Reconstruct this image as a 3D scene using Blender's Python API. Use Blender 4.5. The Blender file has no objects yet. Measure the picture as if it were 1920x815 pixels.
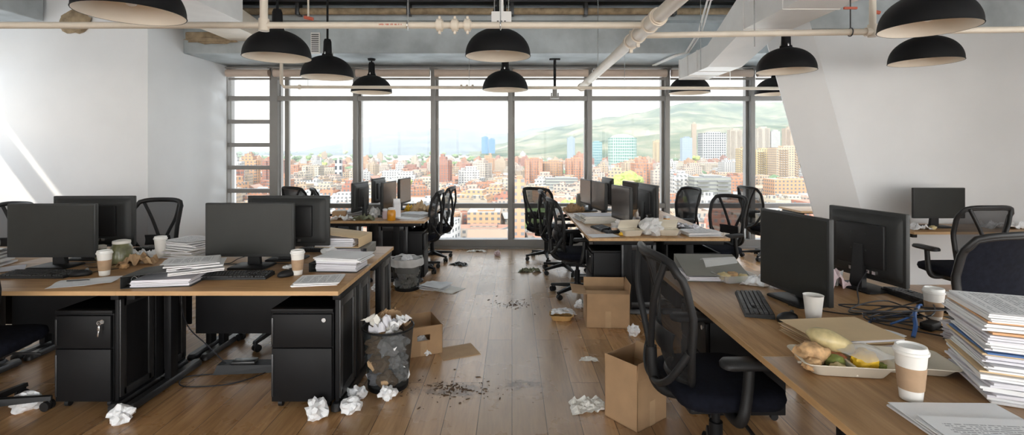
import bpy, bmesh, math, random
from mathutils import Vector, Matrix, noise
R = random.Random(11)
SC = bpy.context.scene
COL = SC.collection
PI = math.pi
F, EYE, HX, HY = 940.0, 1.58, 960.0, 283.0   # focal length (in 1920-wide pixels), eye height, vanishing point

def at(px, py, z=0.0):
    d = F * (EYE - z) / (py - HY)
    return Vector(((px - HX) * d / F, d, z))
TOP = 0.742
def dk(px, py): return at(px, py, TOP)
def fl(px, py): return at(px, py, 0.0)

# ---------------------------------------------------------------- mesh builder
class MB:
    def __init__(self): self.bm = bmesh.new()
    def _take(self, t, M=None):
        if M is not None: bmesh.ops.transform(t, matrix=M, verts=t.verts)
        me = bpy.data.meshes.new('tmp'); t.to_mesh(me); t.free()
        self.bm.from_mesh(me); bpy.data.meshes.remove(me); return self
    def box(self, c, s, rz=0, bev=0, M=None, seg=2, rx=0, ry=0):
        t = bmesh.new(); bmesh.ops.create_cube(t, size=1)
        bmesh.ops.transform(t, matrix=Matrix.Diagonal((s[0], s[1], s[2], 1)), verts=t.verts)
        if bev: bmesh.ops.bevel(t, geom=list(t.edges), offset=bev, segments=seg, affect='EDGES', profile=0.5)
        m = Matrix.Translation(c) @ Matrix.Rotation(rz, 4, 'Z') @ Matrix.Rotation(ry, 4, 'Y') @ Matrix.Rotation(rx, 4, 'X')
        return self._take(t, M @ m if M is not None else m)
    def cyl(self, p0, p1, r0, r1=None, seg=16, bev=0):
        r1 = r0 if r1 is None else r1
        p0, p1 = Vector(p0), Vector(p1); d = p1 - p0
        t = bmesh.new()
        bmesh.ops.create_cone(t, cap_ends=True, segments=seg, radius1=r0, radius2=r1, depth=d.length)
        q = Vector((0, 0, 1)).rotation_difference(d.normalized()).to_matrix().to_4x4()
        return self._take(t, Matrix.Translation((p0 + p1) / 2) @ q)
    def tube(self, pts, r, seg=8, closed=False, sx=1.0, smooth=0):
        """sweep a round (or flattened by sx) section along points"""
        P = [Vector(p) for p in pts]
        if smooth: P = catmull(P, smooth, closed)
        n = len(P); t = bmesh.new(); rings = []; prev = None
        for i in range(n):
            if closed: d = P[(i + 1) % n] - P[i - 1]
            else: d = P[min(i + 1, n - 1)] - P[max(i - 1, 0)]
            if d.length < 1e-9: d = Vector((0, 0, 1))
            d.normalize()
            if prev is None:
                up = Vector((0, 0, 1)) if abs(d.z) < 0.9 else Vector((0, 1, 0))
                a = d.cross(up).normalized()
            else:
                a = (prev - d * prev.dot(d))
                a = a.normalized() if a.length > 1e-6 else d.orthogonal().normalized()
            prev = a; b = d.cross(a)
            rr = r(i / max(1, n - 1)) if callable(r) else r
            rings.append([t.verts.new(P[i] + a * math.cos(k * 2 * PI / seg) * rr + b * math.sin(k * 2 * PI / seg) * rr * sx) for k in range(seg)])
        m = n if closed else n - 1
        for i in range(m):
            A, B = rings[i], rings[(i + 1) % n]
            for k in range(seg): t.faces.new((A[k], A[(k + 1) % seg], B[(k + 1) % seg], B[k]))
        if not closed:
            t.faces.new(list(reversed(rings[0]))); t.faces.new(rings[-1])
        bmesh.ops.recalc_face_normals(t, faces=t.faces)
        return self._take(t)
    def lathe(self, prof, c=(0, 0, 0), seg=32, M=None):
        t = bmesh.new(); rings = []
        for r, z in prof:
            if r < 1e-5: rings.append([t.verts.new((0, 0, z))])
            else: rings.append([t.verts.new((r * math.cos(k * 2 * PI / seg), r * math.sin(k * 2 * PI / seg), z)) for k in range(seg)])
        for A, B in zip(rings, rings[1:]):
            for k in range(seg):
                k2 = (k + 1) % seg
                if len(A) == 1 and len(B) == 1: continue
                if len(A) == 1: t.faces.new((A[0], B[k2], B[k]))
                elif len(B) == 1: t.faces.new((A[k], A[k2], B[0]))
                else: t.faces.new((A[k], A[k2], B[k2], B[k]))
        m = Matrix.Translation(c)
        return self._take(t, M @ m if M is not None else m)
    def prism(self, poly, h, M=None):
        """extrude a 2d polygon (x,y) by h in z"""
        t = bmesh.new()
        a = [t.verts.new((x, y, 0)) for x, y in poly]; b = [t.verts.new((x, y, h)) for x, y in poly]
        n = len(poly); t.faces.new(list(reversed(a))); t.faces.new(b)
        for i in range(n): t.faces.new((a[i], a[(i + 1) % n], b[(i + 1) % n], b[i]))
        bmesh.ops.recalc_face_normals(t, faces=t.faces)
        return self._take(t, M)
    def hexa(self, lo, hi):
        """8 corners: lo 4 (ccw), hi 4"""
        t = bmesh.new(); a = [t.verts.new(p) for p in lo]; b = [t.verts.new(p) for p in hi]
        t.faces.new(list(reversed(a))); t.faces.new(b)
        for i in range(4): t.faces.new((a[i], a[(i + 1) % 4], b[(i + 1) % 4], b[i]))
        bmesh.ops.recalc_face_normals(t, faces=t.faces)
        return self._take(t)
    def rrloft(self, levels, n=5, M=None, cap0=True, cap1=True):
        """levels: (w, d, corner radius, z[, cx, cy]) rounded-rectangle rings"""
        t = bmesh.new(); rings = []
        for L in levels:
            w, d, r, z = L[:4]; cx, cy = (L[4], L[5]) if len(L) > 4 else (0, 0)
            r = max(1e-4, min(r, w / 2 - 1e-4, d / 2 - 1e-4)); ring = []
            for q, (sx, sy) in enumerate(((1, 1), (-1, 1), (-1, -1), (1, -1))):
                for k in range(n + 1):
                    a = q * PI / 2 + k / n * PI / 2
                    ring.append(t.verts.new((cx + sx * (w / 2 - r) + r * math.cos(a), cy + sy * (d / 2 - r) + r * math.sin(a), z)))
            rings.append(ring)
        m = len(rings[0])
        for A, B in zip(rings, rings[1:]):
            for k in range(m): t.faces.new((A[k], A[(k + 1) % m], B[(k + 1) % m], B[k]))
        if cap0: t.faces.new(list(reversed(rings[0])))
        if cap1: t.faces.new(rings[-1])
        bmesh.ops.recalc_face_normals(t, faces=t.faces)
        return self._take(t, M)
    def grid(self, f, nu, nv, th=0.0):
        """surface f(u,v) u,v in 0..1; th gives thickness along the normal"""
        t = bmesh.new()
        V = [[t.verts.new(f(i / nu, j / nv)) for j in range(nv + 1)] for i in range(nu + 1)]
        fs = [t.faces.new((V[i][j], V[i + 1][j], V[i + 1][j + 1], V[i][j + 1])) for i in range(nu) for j in range(nv)]
        if th:
            t.normal_update(); bmesh.ops.solidify(t, geom=fs, thickness=th)
        return self._take(t)
    def blob(self, c, s, seed=0, amp=0.25, freq=2.0, sub=3, rid=False, flat=None, rot=None):
        t = bmesh.new(); bmesh.ops.create_icosphere(t, subdivisions=sub, radius=1)
        o = Vector((seed * 7.13, seed * 3.7, seed * 1.9))
        for v in t.verts:
            n = noise.noise(v.co * freq + o)
            if rid:
                c1 = noise.cell(v.co * freq * 1.3 + o)
                n = (0.5 - abs(n)) * 0.9 + (c1 - 0.5) * 0.7 + noise.noise(v.co * freq * 3 + o) * 0.5
            v.co *= 1 + amp * n
            v.co = Vector((v.co.x * s[0], v.co.y * s[1], v.co.z * s[2]))
            if flat is not None and v.co.z < -flat * s[2]: v.co.z = -flat * s[2]
        m = Matrix.Translation(c)
        if rot: m = m @ Matrix.Rotation(rot, 4, 'Z')
        return self._take(t, m)
    def build(self, name, mat, parent=None, smooth=True, loc=None, ang=35, rz=None):
        me = bpy.data.meshes.new(name); self.bm.to_mesh(me); self.bm.free()
        if isinstance(mat, str): mat = M[mat]
        me.materials.append(mat)
        if smooth:
            me.polygons.foreach_set('use_smooth', [True] * len(me.polygons))
            me.set_sharp_from_angle(angle=math.radians(ang))
        o = bpy.data.objects.new(name, me); COL.objects.link(o)
        if parent is not None: o.parent = parent
        if loc is not None: o.location = loc
        if rz is not None: o.rotation_euler = (0, 0, rz)
        return o

def catmull(P, k, closed=False):
    n = len(P); out = []
    for i in range(n if closed else n - 1):
        if closed: a, b, c, d = P[i - 1], P[i], P[(i + 1) % n], P[(i + 2) % n]
        else: a, b, c, d = P[max(i - 1, 0)], P[i], P[i + 1], P[min(i + 2, n - 1)]
        for j in range(k):
            t = j / k
            out.append(0.5 * ((2 * b) + (c - a) * t + (2 * a - 5 * b + 4 * c - d) * t * t + (3 * b - a - 3 * c + d) * t ** 3))
    if not closed: out.append(P[-1])
    return out

def tag(o, label, cat, group=None, kind=None):
    o['label'] = label; o['category'] = cat
    if group: o['group'] = group
    if kind: o['kind'] = kind
    return o
def thing(name, label, cat, loc=(0, 0, 0), rz=0, group=None):
    o = bpy.data.objects.new(name, None); COL.objects.link(o); o.empty_display_size = 0.1
    o.location = loc; o.rotation_euler = (0, 0, rz)
    return tag(o, label, cat, group)
def struct(o, label, cat): return tag(o, label, cat, None, 'structure')
KIDS = {}
def tree(o):
    return [c for c in bpy.data.objects if c.parent == o]
def dup(root, loc=None, rz=None, label=None, group=None, scale=None):
    def cp(o, par):
        c = o.copy(); COL.objects.link(c)
        if par is not None: c.parent = par
        for k in tree(o): cp(k, c)
        return c
    r = cp(root, None)
    if loc is not None: r.location = loc
    if rz is not None: r.rotation_euler = (0, 0, rz)
    if scale is not None: r.scale = (scale,) * 3
    if label: r['label'] = label
    if group: r['group'] = group
    return r

# ---------------------------------------------------------------- materials
M = {}
def _new(name):
    m = bpy.data.materials.new(name); m.use_nodes = True
    nt = m.node_tree; b = nt.nodes['Principled BSDF']; M[name] = m
    return m, nt, b
def nd(nt, t, **kw):
    n = nt.nodes.new(t)
    for k, v in kw.items():
        if k.startswith('i_'):
            key = k[2:]; key = int(key) if key.isdigit() else key.replace('_', ' ')
            n.inputs[key].default_value = v
        else: setattr(n, k, v)
    return n
def math_(nt, op, a, b=None, c=None):
    n = nt.nodes.new('ShaderNodeMath'); n.operation = op
    for i, x in enumerate((a, b, c)):
        if x is None: continue
        if isinstance(x, (int, float)): n.inputs[i].default_value = x
        else: nt.links.new(x, n.inputs[i])
    return n.outputs[0]
def mixc(nt, fac, a, b, mode='MIX'):
    n = nt.nodes.new('ShaderNodeMix'); n.data_type = 'RGBA'; n.blend_type = mode
    for i, x in ((0, fac), (6, a), (7, b)):
        if isinstance(x, (int, float)): n.inputs[i].default_value = x
        elif isinstance(x, tuple): n.inputs[i].default_value = (*x[:3], 1)
        else: nt.links.new(x, n.inputs[i])
    return n.outputs[2]
def ramp(nt, fac, stops):
    n = nt.nodes.new('ShaderNodeValToRGB'); e = n.color_ramp.elements
    while len(e) < len(stops): e.new(0.5)
    for k, (p, c) in enumerate(stops): e[k].position = p; e[k].color = (*c, 1) if len(c) == 3 else c
    nt.links.new(fac, n.inputs[0]); return n.outputs[0]
def noise_(nt, vec, scale, detail=3, rough=0.5, dist=0):
    n = nd(nt, 'ShaderNodeTexNoise'); n.inputs['Scale'].default_value = scale
    n.inputs['Detail'].default_value = detail; n.inputs['Roughness'].default_value = rough
    n.inputs['Distortion'].default_value = dist
    if vec is not None: nt.links.new(vec, n.inputs['Vector'])
    return n.outputs[0]
def objco(nt, scale=None, rand=False):
    tc = nt.nodes.new('ShaderNodeTexCoord'); v = tc.outputs['Object']
    if scale is not None:
        mp = nt.nodes.new('ShaderNodeMapping'); mp.inputs['Scale'].default_value = scale
        nt.links.new(v, mp.inputs['Vector']); v = mp.outputs[0]
    return v
def bump(nt, b, h, strength=0.3, dist=0.01):
    n = nd(nt, 'ShaderNodeBump'); n.inputs['Strength'].default_value = strength; n.inputs['Distance'].default_value = dist
    nt.links.new(h, n.inputs['Height']); nt.links.new(n.outputs[0], b.inputs['Normal'])
def pm(name, col, rough=0.5, metal=0.0, var=0.12, scale=6.0, bmp=0.0, bscale=60.0, spec=0.5, coat=0.0, trans=0.0):
    m, nt, b = _new(name)
    v = objco(nt)
    f = noise_(nt, v, scale, 4)
    lo = tuple(max(0, c * (1 - var)) for c in col); hi = tuple(min(1, c * (1 + var)) for c in col)
    nt.links.new(ramp(nt, f, [(0.3, lo), (0.7, hi)]), b.inputs['Base Color'])
    b.inputs['Roughness'].default_value = rough; b.inputs['Metallic'].default_value = metal
    b.inputs['Specular IOR Level'].default_value = spec
    b.inputs['Coat Weight'].default_value = coat
    if bmp: bump(nt, b, noise_(nt, v, bscale, 4), bmp, 0.004)
    return m

pm('wall_paint', (0.79, 0.80, 0.815), 0.85, var=0.03, scale=1.5, bmp=0.08, bscale=40)
pm('concrete', (0.44, 0.48, 0.50), 0.9, var=0.22, scale=2.5, bmp=0.5, bscale=18)
pm('pipe_cream', (0.72, 0.64, 0.54), 0.45, var=0.05)
pm('duct_white', (0.80, 0.78, 0.76), 0.5, var=0.03)
pm('alu', (0.26, 0.25, 0.24), 0.45, 0.0, var=0.05)
pm('blind', (0.62, 0.50, 0.42), 0.7, var=0.05)
pm('lamp_black', (0.008, 0.008, 0.009), 0.6, var=0.1, spec=0.2)
pm('lamp_cream', (0.78, 0.70, 0.60), 0.6, var=0.04)
pm('chrome', (0.6, 0.6, 0.6), 0.25, 0.9, var=0.05)
pm('black_plastic', (0.013, 0.013, 0.014), 0.5, var=0.15, bmp=0.1, bscale=300, spec=0.35)
pm('grey_plastic', (0.032, 0.033, 0.033), 0.5, var=0.12, spec=0.3)
pm('key_black', (0.034, 0.034, 0.035), 0.5, var=0.1)
pm('black_steel', (0.009, 0.009, 0.010), 0.5, 0.0, var=0.15, spec=0.22)
pm('dark_steel', (0.06, 0.06, 0.062), 0.35, 0.6, var=0.1)
pm('seat_fabric', (0.007, 0.008, 0.014), 0.95, spec=0.15, var=0.3, scale=40, bmp=0.3, bscale=500)
pm('screen', (0.026, 0.027, 0.025), 0.36, var=0.1, spec=0.25)
pm('screen_pink_reflection', (0.05, 0.038, 0.032), 0.16, var=0.1, spec=0.9)  # pinkish reflection tinted into the base colour, gloss raised as well
pm('paper_white', (0.84, 0.84, 0.85), 0.8, var=0.03)
pm('paper_warm', (0.82, 0.79, 0.73), 0.8, var=0.05)
pm('paper_lilac', (0.74, 0.73, 0.78), 0.8, var=0.05)
pm('manila', (0.70, 0.52, 0.31), 0.75, var=0.06)
pm('orange_card', (0.72, 0.42, 0.22), 0.75, var=0.06)
pm('blue_card', (0.06, 0.15, 0.36), 0.6, var=0.06)
pm('kraft', (0.47, 0.31, 0.175), 0.8, var=0.08, scale=12)
pm('cardboard', (0.42, 0.265, 0.145), 0.85, var=0.08, scale=8, bmp=0.06, bscale=80)
pm('binder_black', (0.035, 0.037, 0.036), 0.5, var=0.15)
pm('binder_grey', (0.21, 0.205, 0.185), 0.6, var=0.06)
pm('cup_white', (0.83, 0.81, 0.77), 0.55, var=0.02)
pm('cup_lid', (0.86, 0.85, 0.82), 0.35, var=0.02)
pm('cup_sleeve', (0.42, 0.28, 0.175), 0.85, var=0.08, scale=30)
pm('coffee', (0.16, 0.09, 0.05), 0.3)
pm('tray_pulp', (0.72, 0.66, 0.55), 0.75, var=0.05, bmp=0.1, bscale=120)
pm('foil_tray', (0.62, 0.40, 0.16), 0.6, var=0.15, scale=30)
pm('food_bread', (0.55, 0.34, 0.17), 0.7, var=0.45, scale=30, bmp=0.5, bscale=60)
pm('food_yellow', (0.85, 0.52, 0.03), 0.5, var=0.25, scale=40, bmp=0.4, bscale=60)
pm('food_green', (0.20, 0.24, 0.06), 0.55, var=0.4, scale=40, bmp=0.3)
pm('food_wrap', (0.58, 0.47, 0.24), 0.45, var=0.35, scale=16, coat=0.3)
pm('food_red', (0.42, 0.16, 0.08), 0.5, var=0.3, scale=40)
pm('cable_black', (0.02, 0.02, 0.025), 0.45)
pm('cable_blue', (0.03, 0.10, 0.30), 0.45)
pm('red_tag', (0.55, 0.12, 0.07), 0.6)
pm('jar_olive', (0.15, 0.15, 0.07), 0.3, var=0.5, scale=14, coat=0.3)
pm('amber', (0.75, 0.32, 0.02), 0.25, var=0.1)
pm('leaf_cloth', (0.22, 0.23, 0.15), 0.9, var=0.2, scale=20)
pm('dirt', (0.10, 0.06, 0.035), 0.95, var=0.4, scale=60)
pm('plaster_brown', (0.33, 0.25, 0.16), 0.95, var=0.3, scale=12, bmp=0.7, bscale=20)
pm('pink_tissue', (0.72, 0.58, 0.60), 0.8, var=0.1)

def glassy(name, col=(1, 1, 1), gloss=0.08, rough=0.0, tint=0.95):
    m, nt, b = _new(name); nt.nodes.remove(b)
    out = nt.nodes['Material Output']
    tr = nd(nt, 'ShaderNodeBsdfTransparent'); tr.inputs[0].default_value = (*[c * tint for c in col], 1)
    gl = nd(nt, 'ShaderNodeBsdfGlossy'); gl.inputs['Roughness'].default_value = rough
    fr = nd(nt, 'ShaderNodeFresnel'); fr.inputs[0].default_value = 1.14
    mx = nd(nt, 'ShaderNodeMixShader')
    k = math_(nt, 'ADD', fr.outputs[0], gloss - 0.03)
    nt.links.new(k, mx.inputs[0]); nt.links.new(tr.outputs[0], mx.inputs[1]); nt.links.new(gl.outputs[0], mx.inputs[2])
    nt.links.new(mx.outputs[0], out.inputs[0])
    return m
glassy('window_glass', (1.0, 0.995, 0.985), 0.03, 0.0, 0.985)
def veil(name, col, alpha, rough=0.5, pattern=None):
    """thin see-through sheet: part transparent, part col"""
    m, nt, b = _new(name)
    b.inputs['Base Color'].default_value = (*col, 1); b.inputs['Roughness'].default_value = rough
    a = alpha
    if pattern:
        v = objco(nt)
        w = noise_(nt, v, pattern, 2)
        a = math_(nt, 'ADD', math_(nt, 'MULTIPLY', w, 0.5), alpha - 0.25)
    if isinstance(a, float): b.inputs['Alpha'].default_value = a
    else: nt.links.new(a, b.inputs['Alpha'])
    return m
veil('chair_mesh', (0.016, 0.016, 0.018), 0.78, 0.8)
veil('chair_mesh_dense', (0.03, 0.032, 0.036), 0.95, 0.8)
veil('bin_mesh', (0.035, 0.04, 0.042), 0.64, 0.5)
veil('clear_plastic', (0.85, 0.85, 0.86), 0.32, 0.15)
veil('clear_lid', (0.9, 0.9, 0.9), 0.28, 0.1)
veil('plastic_bag', (0.85, 0.85, 0.85), 0.72, 0.3)

def wood(name, c_lo, c_mid, c_hi, rough=0.42):
    m, nt, b = _new(name)
    v = objco(nt, (1.2, 16.0, 16.0))
    oi = nd(nt, 'ShaderNodeObjectInfo')
    add = nd(nt, 'ShaderNodeVectorMath', operation='ADD')
    nt.links.new(v, add.inputs[0])
    sc = nd(nt, 'ShaderNodeVectorMath', operation='SCALE'); sc.inputs[0].default_value = (17, 31, 3)
    nt.links.new(oi.outputs['Random'], sc.inputs['Scale']); nt.links.new(sc.outputs[0], add.inputs[1])
    n1 = noise_(nt, add.outputs[0], 1.0, 6, 0.6, 0.8)
    n2 = noise_(nt, add.outputs[0], 5.0, 3, 0.6)
    f = math_(nt, 'ADD', math_(nt, 'MULTIPLY', n1, 0.7), math_(nt, 'MULTIPLY', n2, 0.3))
    nt.links.new(ramp(nt, f, [(0.32, c_lo), (0.5, c_mid), (0.68, c_hi)]), b.inputs['Base Color'])
    b.inputs['Roughness'].default_value = rough
    bump(nt, b, n2, 0.08, 0.002)
wood('desk_wood', (0.25, 0.13, 0.05), (0.40, 0.225, 0.095), (0.50, 0.305, 0.145))
wood('desk_edge', (0.46, 0.27, 0.12), (0.56, 0.345, 0.165), (0.64, 0.42, 0.22), 0.5)

def floor_mat():
    m, nt, b = _new('floor_planks')
    tc = nd(nt, 'ShaderNodeTexCoord'); sep = nd(nt, 'ShaderNodeSeparateXYZ'); nt.links.new(tc.outputs['Object'], sep.inputs[0])
    X, Y = sep.outputs[0], sep.outputs[1]
    cmb = nd(nt, 'ShaderNodeCombineXYZ'); nt.links.new(Y, cmb.inputs[0]); nt.links.new(X, cmb.inputs[1])
    br = nd(nt, 'ShaderNodeTexBrick'); nt.links.new(cmb.outputs[0], br.inputs['Vector'])
    br.offset = 0.37; br.offset_frequency = 2; br.inputs['Scale'].default_value = 1.0
    br.inputs['Brick Width'].default_value = 2.1; br.inputs['Row Height'].default_value = 0.2
    br.inputs['Mortar Size'].default_value = 0.0022; br.inputs['Mortar Smooth'].default_value = 0.2
    br.inputs['Color1'].default_value = (0, 0, 0, 1); br.inputs['Color2'].default_value = (1, 1, 1, 1)
    br.inputs['Mortar'].default_value = (0.5, 0.5, 0.5, 1)
    sepc = nd(nt, 'ShaderNodeSeparateColor'); nt.links.new(br.outputs['Color'], sepc.inputs[0]); tone = sepc.outputs[0]
    cg = nd(nt, 'ShaderNodeCombineXYZ')
    nt.links.new(math_(nt, 'MULTIPLY', X, 14.0), cg.inputs[0]); nt.links.new(math_(nt, 'MULTIPLY', Y, 1.3), cg.inputs[1])
    nt.links.new(math_(nt, 'MULTIPLY', tone, 40.0), cg.inputs[2])
    g1 = noise_(nt, cg.outputs[0], 1.0, 6, 0.6, 1.2); g2 = noise_(nt, cg.outputs[0], 4.0, 4, 0.6, 0.5)
    f = math_(nt, 'ADD', math_(nt, 'MULTIPLY', g1, 0.65), math_(nt, 'MULTIPLY', g2, 0.35))
    wood_c = ramp(nt, f, [(0.28, (0.22, 0.105, 0.04)), (0.5, (0.42, 0.23, 0.098)), (0.72, (0.56, 0.34, 0.16))])
    dark = math_(nt, 'ADD', math_(nt, 'MULTIPLY', tone, 0.5), 0.75)
    tint = nd(nt, 'ShaderNodeCombineColor')
    for k in range(3): nt.links.new(dark, tint.inputs[k])
    c = mixc(nt, 1.0, wood_c, tint.outputs[0], 'MULTIPLY')
    # trodden grey wear down the aisle, a patch with a ragged edge
    wn = noise_(nt, tc.outputs['Object'], 1.6, 5, 0.6)
    aisle = math_(nt, 'SUBTRACT', 1.0, math_(nt, 'DIVIDE', math_(nt, 'ABSOLUTE', math_(nt, 'SUBTRACT', X, 0.02)), 1.1))
    wear = math_(nt, 'MULTIPLY', math_(nt, 'MAXIMUM', aisle, 0.0), math_(nt, 'ADD', wn, 0.25))
    c = mixc(nt, math_(nt, 'MINIMUM', math_(nt, 'MULTIPLY', wear, 0.6), 0.6), c, (0.55, 0.46, 0.36))
    # dried spill stains
    for sx, sy, rx, ry in ((-0.42, 3.33, 0.40, 0.16), (0.03, 5.17, 0.26, 0.16), (0.05, 3.4, 0.25, 0.12)):
        dx = math_(nt, 'DIVIDE', math_(nt, 'SUBTRACT', X, sx), rx); dy = math_(nt, 'DIVIDE', math_(nt, 'SUBTRACT', Y, sy), ry)
        rr = math_(nt, 'ADD', math_(nt, 'MULTIPLY', dx, dx), math_(nt, 'MULTIPLY', dy, dy))
        sn = noise_(nt, tc.outputs['Object'], 13.0, 8, 0.75, 0.6)
        k = math_(nt, 'SUBTRACT', math_(nt, 'MULTIPLY', sn, 2.6), math_(nt, 'ADD', math_(nt, 'MULTIPLY', rr, 0.8), 0.95))
        k = math_(nt, 'MINIMUM', math_(nt, 'MAXIMUM', math_(nt, 'MULTIPLY', k, 2.2), 0.0), 0.8)
        c = mixc(nt, k, c, (0.13, 0.07, 0.03))
    c = mixc(nt, br.outputs['Fac'], c, (0.07, 0.045, 0.03))
    nt.links.new(c, b.inputs['Base Color'])
    rg = math_(nt, 'ADD', math_(nt, 'MULTIPLY', wn, 0.25), 0.16)
    nt.links.new(rg, b.inputs['Roughness'])
    h = math_(nt, 'SUBTRACT', math_(nt, 'MULTIPLY', g2, 0.25), br.outputs['Fac'])
    bump(nt, b, h, 0.25, 0.003)
floor_mat()

def printed(name, base=(0.84, 0.84, 0.85), pitch=0.0075, ink=(0.30, 0.30, 0.33), mw=0.082, mh=0.118):
    m, nt, b = _new(name)
    tc = nd(nt, 'ShaderNodeTexCoord'); sep = nd(nt, 'ShaderNodeSeparateXYZ'); nt.links.new(tc.outputs['Object'], sep.inputs[0])
    X, Y = sep.outputs[0], sep.outputs[1]
    row = math_(nt, 'DIVIDE', Y, pitch)
    line = math_(nt, 'LESS_THAN', math_(nt, 'FRACT', row), 0.5)
    cc = nd(nt, 'ShaderNodeCombineXYZ'); nt.links.new(math_(nt, 'MULTIPLY', X, 130.0), cc.inputs[0]); nt.links.new(math_(nt, 'MULTIPLY', math_(nt, 'FLOOR', row), 7.7), cc.inputs[1])
    word = math_(nt, 'GREATER_THAN', noise_(nt, cc.outputs[0], 1.0, 1), 0.43)
    cc2 = nd(nt, 'ShaderNodeCombineXYZ'); nt.links.new(math_(nt, 'FLOOR', math_(nt, 'DIVIDE', row, 6.0)), cc2.inputs[1])
    inx = math_(nt, 'LESS_THAN', math_(nt, 'ABSOLUTE', X), mw)
    iny = math_(nt, 'LESS_THAN', math_(nt, 'ABSOLUTE', Y), mh)
    par = math_(nt, 'GREATER_THAN', math_(nt, 'FRACT', math_(nt, 'DIVIDE', row, 7.0)), 0.16)
    k = math_(nt, 'MULTIPLY', math_(nt, 'MULTIPLY', line, word), math_(nt, 'MULTIPLY', math_(nt, 'MULTIPLY', inx, iny), par))
    nt.links.new(mixc(nt, math_(nt, 'MULTIPLY', k, 0.8), base, ink), b.inputs['Base Color'])
    b.inputs['Roughness'].default_value = 0.8
printed('paper_printed')
printed('paper_printed_tall', pitch=0.011, mw=0.13, mh=0.18)
printed('paper_printed_wide', pitch=0.011, mw=0.19, mh=0.165)
# ================================================================ the room
YW = 8.25        # window wall
CZ = 3.65        # ceiling
XL, XR, YB = -7.2, 6.3, -4.6
struct(MB().box(((XL + XR) / 2, (YB + YW) / 2 + 0.05, -0.1), (XR - XL + 0.4, YW - YB + 0.5, 0.2)).build('floor', 'floor_planks', smooth=False), 'worn wooden plank floor of the office', 'floor')
struct(MB().box(((XL + XR) / 2, (YB + YW) / 2, CZ + 0.12), (XR - XL + 0.6, YW - YB + 0.6, 0.24)).build('ceiling', 'concrete', smooth=False), 'raw grey concrete ceiling slab', 'ceiling')
# left walls: one facing the camera (y=6.4), one running back to the windows (x=-4.65)
struct(MB().box(((XL - 4.65) / 2, 6.52, CZ / 2), (-4.65 - XL, 0.24, CZ)).build('wall_left', 'wall_paint', smooth=False), 'white painted wall with the sun streaks', 'wall')
struct(MB().box((-4.77, (6.64 + YW) / 2 + 0.1, CZ / 2), (0.24, YW - 6.44, CZ)).build('wall_left_return', 'wall_paint', smooth=False), 'white wall running back to the window frame', 'wall')
struct(MB().box((5.3, 6.03, CZ / 2), (2.0, 0.2, CZ)).hexa(
    [(3.10, 5.93, CZ), (3.10, 6.13, CZ), (4.3, 6.13, CZ), (4.3, 5.93, CZ)], [(4.05, 5.93, 0), (4.05, 6.13, 0), (4.3, 6.13, 0), (4.3, 5.93, 0)]).build('wall_right', 'wall_paint', smooth=False), 'white painted wall behind the far right desk', 'wall')
# leaning column
def lean(z, x0): return x0 - 0.274 * z
mb = MB(); x0 = 3.780
mb.hexa([(lean(0, x0) + 0.06, 6.0, 0), (lean(0, x0) + 0.455, 5.72, 0), (lean(0, x0) + 0.455, 6.05, 0), (lean(0, x0) + 0.08, 6.05, 0)],
        [(lean(CZ, x0) + 0.06, 6.0, CZ), (lean(CZ, x0) + 0.455, 5.72, CZ), (lean(CZ, x0) + 0.455, 6.05, CZ), (lean(CZ, x0) + 0.08, 6.05, CZ)])
struct(mb.build('column_leaning', 'wall_paint', smooth=False), 'white leaning column beside the last window bay', 'column')
# concrete beams
bb = MB().box(((-4.65 + XR) / 2, (7.09 + YW + 0.15) / 2, (2.96 + CZ) / 2), (XR + 4.65, YW + 0.15 - 7.09, CZ - 2.96), bev=0.012)
bb.box(((-4.65 + XR) / 2, 7.02, 3.44), (XR + 4.65, 0.16, 0.1))
struct(bb.build('beam_window', 'concrete', smooth=False), 'grey concrete beam running along the top of the windows', 'beam')
struct(MB().box((4.85, 5.98, (2.98 + CZ) / 2), (2.9, 0.5, CZ - 2.98), bev=0.012).build('beam_right', 'concrete', smooth=False), 'grey concrete beam above the right wall', 'beam')
struct(MB().box((-6.3, 2.2, (3.22 + CZ) / 2), (0.74, 8.3, CZ - 3.22), bev=0.012).build('beam_left', 'concrete', smooth=False), 'grey concrete beam along the ceiling above the left wall', 'beam')
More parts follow.
